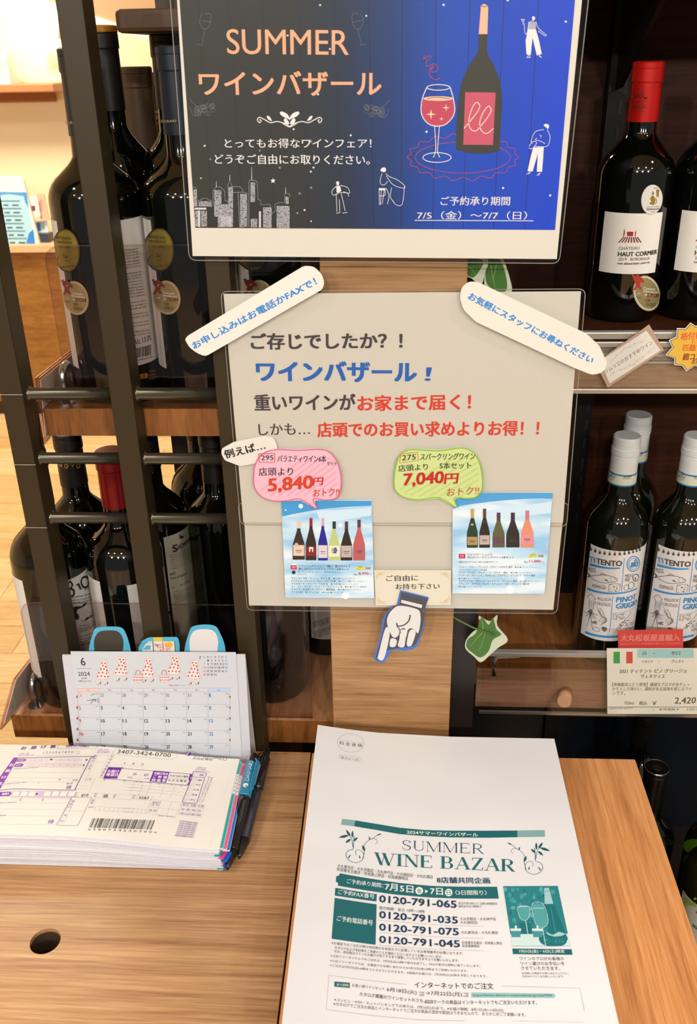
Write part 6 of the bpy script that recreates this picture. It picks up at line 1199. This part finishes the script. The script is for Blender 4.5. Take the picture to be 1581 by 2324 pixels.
def serif(a, ch, x, w_, Q, T, t, m, ly=2):
    """drawn roman capitals: Q maps (0..1, 0..1) of the letter box"""
    def st(p, wa, wb=None): a.line([Q(x + u * w_, v) for u, v in p], wa, m, ly, w2=wb)
    def bar(u, v0=0, v1=1, W_=T): a.poly([Q(x + u * w_ - W_ / 2, v0), Q(x + u * w_ + W_ / 2, v0), Q(x + u * w_ + W_ / 2, v1), Q(x + u * w_ - W_ / 2, v1)], m, ly)
    def sf_(u, v, s_=1.0): a.poly([Q(x + u * w_ - T * .95 * s_, v - .022), Q(x + u * w_ + T * .95 * s_, v - .022), Q(x + u * w_ + T * .95 * s_, v + .022), Q(x + u * w_ - T * .95 * s_, v + .022)], m, ly)
    def dia(u0, v0, u1, v1, W_): a.poly([Q(x + u0 * w_ - W_ / 2, v0), Q(x + u0 * w_ + W_ / 2, v0), Q(x + u1 * w_ + W_ / 2, v1), Q(x + u1 * w_ - W_ / 2, v1)], m, ly)
    def hb(v, u0, u1, h=.045): a.poly([Q(x + u0 * w_, v - h / 2), Q(x + u1 * w_, v - h / 2), Q(x + u1 * w_, v + h / 2), Q(x + u0 * w_, v + h / 2)], m, ly)
    def arc(cu, cv, ru, rv, a0, a1, W_, n=14):
        pin = []; pout = []
        for i in range(n + 1):
            th = a0 + (a1 - a0) * i / n; k = abs(cos(th)); ww = t + (W_ - t) * k
            pout.append(Q(x + cu * w_ + ru * w_ * cos(th) + ww / 2 * cos(th), cv + rv * sin(th) + .02 * sin(th))); pin.append(Q(x + cu * w_ + ru * w_ * cos(th) - ww / 2 * cos(th), cv + rv * sin(th) - .02 * sin(th)))
        for i in range(n): a.poly([pin[i], pin[i + 1], pout[i + 1], pout[i]], m, ly)
    if ch == 'S': arc(.5, .74, .36, .24, .35, pi * 1.35, T * .8); arc(.5, .26, .38, .24, pi * .42, -pi * .8, T * .9); dia(.30, .62, .70, .38, T * 1.0); bar(.88, .70, .96, t); bar(.10, .04, .32, t)
    if ch == 'U': bar(.20, .25, 1); bar(.84, .25, 1, t); sf_(.2, .98); sf_(.84, .98); arc(.52, .28, .32, .26, -pi, 0, T * .6)
    if ch == 'M': bar(.10, 0, 1, t); bar(.88, 0, 1); dia(.12, 1, .50, 0, T); dia(.50, 0, .86, 1, t); sf_(.1, .02); sf_(.88, .02); sf_(.08, .98, .8); sf_(.90, .98, .8)
    if ch == 'E': bar(.2); hb(.98, .05, .88); hb(.02, .05, .92); hb(.52, .2, .66); bar(.88, .80, .98, t); bar(.92, .02, .22, t); bar(.66, .43, .61, t)
    if ch == 'R' or ch == 'B':
        bar(.2); sf_(.2, .02); sf_(.2, .98); hb(.98, .2, .55); hb(.50, .2, .6); arc(.52, .74, .24, .235, -pi / 2, pi / 2, T)
        if ch == 'R': dia(.50, .48, .88, 0, T); sf_(.92, .02, .6)
        else: hb(.02, .2, .58); arc(.56, .26, .28, .24, -pi / 2, pi / 2, T)
    if ch == 'W': dia(.06, 1, .32, 0, T); dia(.32, 0, .50, .98, t); dia(.44, 1, .70, 0, T); dia(.70, 0, .94, 1, t); sf_(.06, .98); sf_(.46, .98, .8); sf_(.94, .98, .8)
    if ch == 'I': bar(.5); sf_(.5, .02, 1.1); sf_(.5, .98, 1.1)
    if ch == 'N': bar(.14, 0, 1, t); bar(.86, 0, 1, t); dia(.14, 1, .84, 0, T); sf_(.14, .02, .8); sf_(.86, .98, .8); sf_(.08, .98, .7)
    if ch == 'A': dia(.12, 0, .50, 1, t); dia(.88, 0, .50, 1, T); hb(.34, .25, .75); sf_(.12, .02, .8); sf_(.86, .02)
    if ch == 'Z': hb(.98, .12, .9); hb(.02, .08, .92); dia(.16, 0, .84, 1, T); bar(.12, .78, .98, t); bar(.92, .02, .24, t)
def word(s_, x0, y0, x1, y1, h, T, t, ws, m, lean=0):
    tot = sum(ws[c] for c in s_); L_ = x1 - x0; k = L_ / tot; x = 0
    Q = lambda u, v: (x0 + u + lean * v * 10, y0 + (y1 - y0) * max(0, u / L_) ** .8 - h * v)
    for c in s_:
        if c != ' ': serif(a, c, x + ws[c] * k * .03, ws[c] * k * .94, Q, T, t, m)
        x += ws[c] * k
WS = dict(S=.72, U=.95, M=1.15, E=.85, R=.95, W=1.3, I=.5, N=1.0, B=.9, A=1.0, Z=.85); WS[' '] = .42
word('SUMMER', 566, 742, 992, 764, 50, 6.5, 1.6, WS, '#103c50'); word('WINE BAZAR', 428, 818, 1150, 855, 62, 15, 3, WS, TE)
def vine(fl, cx, cy):
    X = lambda x, y: (cx + fl * x, cy + y + (x * .10 if fl > 0 else 0)); m = '#14525e'
    a.line(curve([X(20, -58), X(16, -20), X(14, 10), X(-10, 20), X(-22, 45), X(-5, 70), X(30, 78), X(62, 60), X(68, 30), X(50, 12), X(28, 18), X(30, 40)]), 3, m, 1, w2=.6)
    a.line(curve([X(62, 60), X(72, 20), X(70, -10), X(90, -40), X(125, -55), X(140, -40), X(128, -28)]), 2.6, m, 1, w2=.6); a.line(curve([X(110, -52), X(140, -75), X(158, -80)]), 2, m, 1)
    a.line(curve([X(14, 0), X(5, -45), X(-10, -60)]), 2.4, m, 1)
    for p0, p1, w_ in ((X(15, -30), X(38, -52), 9), (X(10, -48), X(12, -84), 9), (X(0, -56), X(-22, -84), 10), (X(-8, -58), X(-58, -42), 11), (X(2, -40), X(-24, -18), 10), (X(74, 14), X(62, -14), 11), (X(100, -45), X(96, -62), 6), (X(136, -72), X(158, -84), 5), (X(-12, 60), X(2, 40), 5), (X(50, 56), X(46, 38), 5)):
        dx, dy = p1[0] - p0[0], p1[1] - p0[1]; l_ = sqrt(dx * dx + dy * dy); nx_, ny_ = -dy / l_ * w_ * .6, dx / l_ * w_ * .6; mx, my = p0[0] + dx * .45, p0[1] + dy * .45
        a.poly(curve([p0, (mx + nx_, my + ny_), p1, (mx - nx_, my - ny_)], 4, True), m, 2)
vine(1, 304, 728); vine(-1, 1268, 790)
a.fr(700, 1900, 3.9525)
def T(s_, x0, y0, x1, y1, h, m=GK, b=0.0, sh=0): a.text(s_, (x0, y0), (x1, y1), h, m, 3, b, sh)
T('大丸東京店・大丸京都店・大丸神戸店・大丸梅田店・大丸札幌店', 256, 272, 1114, 376, 32); T('松坂屋名古屋店・松坂屋上野店・松坂屋静岡店', 252, 304, 892, 390, 32); T('8店舗共同企画', 1152, 412, 1628, 418, 54, '#12405a', .02)
bt_ = [(280, 326), (560, 374), (820, 412), (1100, 438), (1400, 446), (1690, 446)]; bb_ = [(262, 436), (540, 482), (800, 518), (1090, 542), (1400, 552), (1705, 552)]
for i in range(5): a.grid(bt_[i], bt_[i + 1], bb_[i + 1], bb_[i], TE, 1, 3, 1)
a.poly([(280, 326), (272, 346), (248, 352), (244, 402), (266, 412), (262, 436), (300, 440), (300, 330)], TE, 1); OW = '#dfe6e4'
T('ご予約承り期間：', 342, 416, 668, 456, 42, OW, .01); T('7月', 684, 476, 796, 486, 62, OW, .02); T('5日', 820, 492, 938, 502, 62, OW, .02); a.ell((992, 482), 35, 34, OW, 2, 24); T('金', 972, 502, 1012, 504, 40, TE, .01); a.poly([(1044, 470), (1072, 488), (1044, 504)], OW, 2); T('7日', 1092, 514, 1204, 520, 60, OW, .02); a.ell((1256, 498), 34, 34, OW, 2, 24); T('日', 1240, 520, 1274, 520, 40, TE, .01); T('〈3日間限り〉', 1316, 520, 1600, 522, 44, OW, .012)
a.grid((240, 456), (612, 512), (608, 578), (234, 524), TE, 1, 4, 1); T('ご予約FAX番号', 262, 512, 588, 556, 44, OW, .01); a.grid((234, 546), (610, 604), (600, 966), (206, 912), TE, 1, 5, 3); T('ご予約電話番号', 252, 752, 574, 794, 48, OW, .015)
for y0, y1, s_, x1 in ((584, 636, '065', 1326), (726, 778, '035', 1338), (838, 882, '075', 1346), (948, 990, '045', 1356)):
    T('0120-791-' + s_, 634, y0, x1, y1, 62, NV, .035)
for y0, y1 in ((746, 800), (856, 908), (970, 1018)): a.line([(628, y0), (900, y0 + 22), (1250, y1 - 6), (1570, y1 + 2)], 1.6, GK, 1)
T('受付時間：各日 10時〜18時', 632, 650, 1040, 684, 30); T('初日午前10時より 以降24時間受付', 1344, 606, 1694, 610, 22); T('最終日のみ18時終了', 1344, 632, 1554, 634, 22)
a.fr(1000, 1900, 3.9525); T('大丸京都店・大丸神戸店', 172, 748, 496, 750, 28); T('大丸梅田店', 174, 780, 330, 782, 28); T('大丸東京店・大丸札幌店', 182, 870, 514, 872, 28); T('松坂屋名古屋店・松坂屋上野店', 190, 960, 550, 966, 26); T('松坂屋静岡店', 192, 990, 348, 992, 26)
a.fr(700, 1900, 3.9525)
for s_, x0, y0, x1, y1 in (('※お電話でのご注文の際は本封筒のお名前の下に記載しているお客様番号が必要になります。', 204, 962, 1388, 1058), ('カタログおよび本封筒をご用意のうえお電話くださいますようお願いいたします。', 232, 1004, 1200, 1088), ('なお、本封筒はワインのお届けが完了するまで保管していただきますようお願いいたします。', 228, 1036, 1348, 1122), ('※上記フリーダイヤルでのご注文は、7月7日(日)18時で受付を終了し、FAXの受付も同時に終了いたします。', 196, 1078, 1540, 1172), ('※上記フリーダイヤルは、お電話でのお問い合わせのみ7月12日(金)18時までご利用いただけます。', 192, 1122, 1428, 1216), ('※ご注文は7月7日(日)18時までとさせていただきます。※商品のお届けは、7月30日(火)以降を予定しております。', 190, 1164, 1600, 1264)): T(s_, x0, y0, x1, y1, 26, '#4a5254')
a.line([(880, 1322), (560, 1290), (182, 1240), (158, 1548), (600, 1604), (1000, 1640), (1400, 1650)], 2, '#5a6466', 1)
T('インターネットでのご注文', 950, 1352, 1660, 1366, 56, '#22303a', .008); a.grid((232, 1296), (370, 1308), (368, 1354), (230, 1342), TE, 1, 2, 1); T('承り期間', 250, 1336, 356, 1344, 24, OW); T('お買い得ワインセット', 388, 1344, 680, 1378, 30)
T('6月18日(火)', 700, 1390, 968, 1420, 44, '#33404a', .005); T('午前', 990, 1404, 1036, 1408, 20); T('10時', 990, 1428, 1036, 1430, 20); T('→7月22日(月)', 1048, 1424, 1376, 1438, 44, '#33404a', .005); T('午前', 1388, 1414, 1434, 1416, 20); T('10時', 1388, 1438, 1434, 1438, 20)
T('カタログ掲載のワインセットのうち、', 456, 1426, 1042, 1490, 36, '#33404a', .004); a.poly([(1044, 1462), (1112, 1464), (1112, 1494), (1044, 1490)], '#2a5560', 1); T('WEB', 1050, 1488, 1106, 1490, 22, OW, .02)
a.fr(1000, 1900, 3.9525); T('マークの商品はインターネットでもご注文いただけます。', -66, 1498, 864, 1504, 38, '#33404a', .004)
a.poly([(272, 1394), (1014, 1404), (1032, 1424), (1014, 1444), (272, 1440)], '#8fbfc0', 1); T('https://www.daimaru-matsuzakaya.jp/sale/004/', 290, 1434, 1004, 1436, 26, '#1d5660', .008)
a.line([(544, 1336), (900, 1346), (1246, 1356), (1288, 1560)], 2, '#5a6466', 1); a.line([(640, 1650), (1000, 1655), (1290, 1662)], 1.6, '#8a9496', 1)
a.fr(700, 1900, 3.9525); T('※コンビニ・ATM・ネットバンキングでの承りは、7月16日(火)まで。※お届け期間：8月1日(木)→4日(日)', 228, 1476, 1748, 1574, 32, '#4a5254'); T('※カタログでご注文の商品とインターネットでご注文の商品の混合せ配送はできませんので、あらかじめご了承願います。', 222, 1512, 1950, 1612, 32, '#4a5254')
a.fr(1000, 1900, 3.9525); a.grid((640, 1000), (1172, 1006), (1180, 1056), (646, 1050), TE, 1, 4, 1); T('7月5日(金)・6日(土)限定', 702, 1044, 1114, 1044, 34, OW, .012)
T('ワインのプロがお客様の', 708, 1106, 1106, 1108, 32, '#33404a'); T('ワイン選びのお手伝いを', 716, 1152, 1112, 1152, 34, '#33404a'); T('させていただきます。', 724, 1194, 1070, 1196, 34, '#33404a'); T('お気軽にお電話でお問い合わせください。', 728, 1232, 1150, 1234, 20); T('お好みのワインをお探しいたします。', 732, 1260, 1104, 1262, 20)
# small teal picture of glasses, bottle and candles
D1, D2, L1, L2 = '#0e6a72', '#2f8a90', '#9cc6c6', '#c8dedd'
a.grid((558, 440), (1048, 438), (1162, 978), (640, 980), '#1f7d84', 1, 6, 6); rn = random.Random(2)
for i in range(60): u = rn.random(); v = rn.random() * .62; x = 575 + u * 440 + v * 90; y = 462 + v * 540; a.ell((x, y), 12 + 12 * rn.random(), 14 + 10 * rn.random(), rn.choice(('#3f9498', '#57a3a6', '#2a878c', '#12707a')), 2, 12)
a.poly([(622, 872), (1140, 868), (1160, 976), (640, 978)], L2, 3); a.poly([(700, 770), (810, 770), (812, 870), (724, 870)], D1, 3)
a.poly(curve([(930, 600), (1008, 600), (1060, 720), (1110, 850), (1130, 930), (960, 940), (965, 800)], 4, True), D1, 4); a.poly([(925, 458), (968, 455), (1008, 600), (932, 602)], L1, 4); a.line([(928, 480), (972, 476)], 3, D2, 5); a.line([(930, 494), (975, 490)], 3, D2, 5); a.line(curve([(985, 640), (1010, 760), (1030, 860)]), 8, D2, 5)
for pts in ([(690, 628), (788, 624), (796, 690), (780, 735), (755, 750), (718, 738), (700, 700)], [(820, 596), (915, 600), (962, 740), (940, 800), (900, 812), (855, 790), (832, 720)]): a.poly(pts, '#4c9da0', 5); a.line(curve(pts, 3, True), 4, L2, 6, True)
a.line([(690, 628), (788, 624)], 6, L2, 7); a.line([(826, 640), (925, 640)], 6, L2, 7); a.line([(760, 750), (788, 915)], 6, L2, 6); a.line([(910, 812), (940, 978)], 9, L1, 6); a.ell((790, 915), 56, 18, L2, 6, 20, 0, 4)
for x, y in ((672, 850), (866, 850)): a.poly([(x - 50, y - 28), (x + 48, y - 28), (x + 40, y + 50), (x - 36, y + 50)], '#3f8f94', 6); a.poly([(x - 50, y - 28), (x + 48, y - 28), (x + 46, y - 5), (x - 47, y - 5)], L2, 7); a.ell((x, y - 40), 9, 16, '#eef4f0', 7, 10)
a.poly(curve([(880, 900), (930, 870), (1000, 880), (1080, 890), (1130, 930), (1090, 975), (960, 978), (895, 950)], 4, True), D1, 5)
for x, y in ((950, 925), (1030, 935), (1090, 940)): a.ell((x, y), 34, 26, D2, 6, 14, 0, 4); a.ell((x, y), 14, 11, D2, 7, 10)
a.poly([(940, 850), (1000, 880), (1060, 850), (1120, 870), (1080, 890), (1020, 895), (960, 880)], L1, 6)
a.build('printing', top_env)
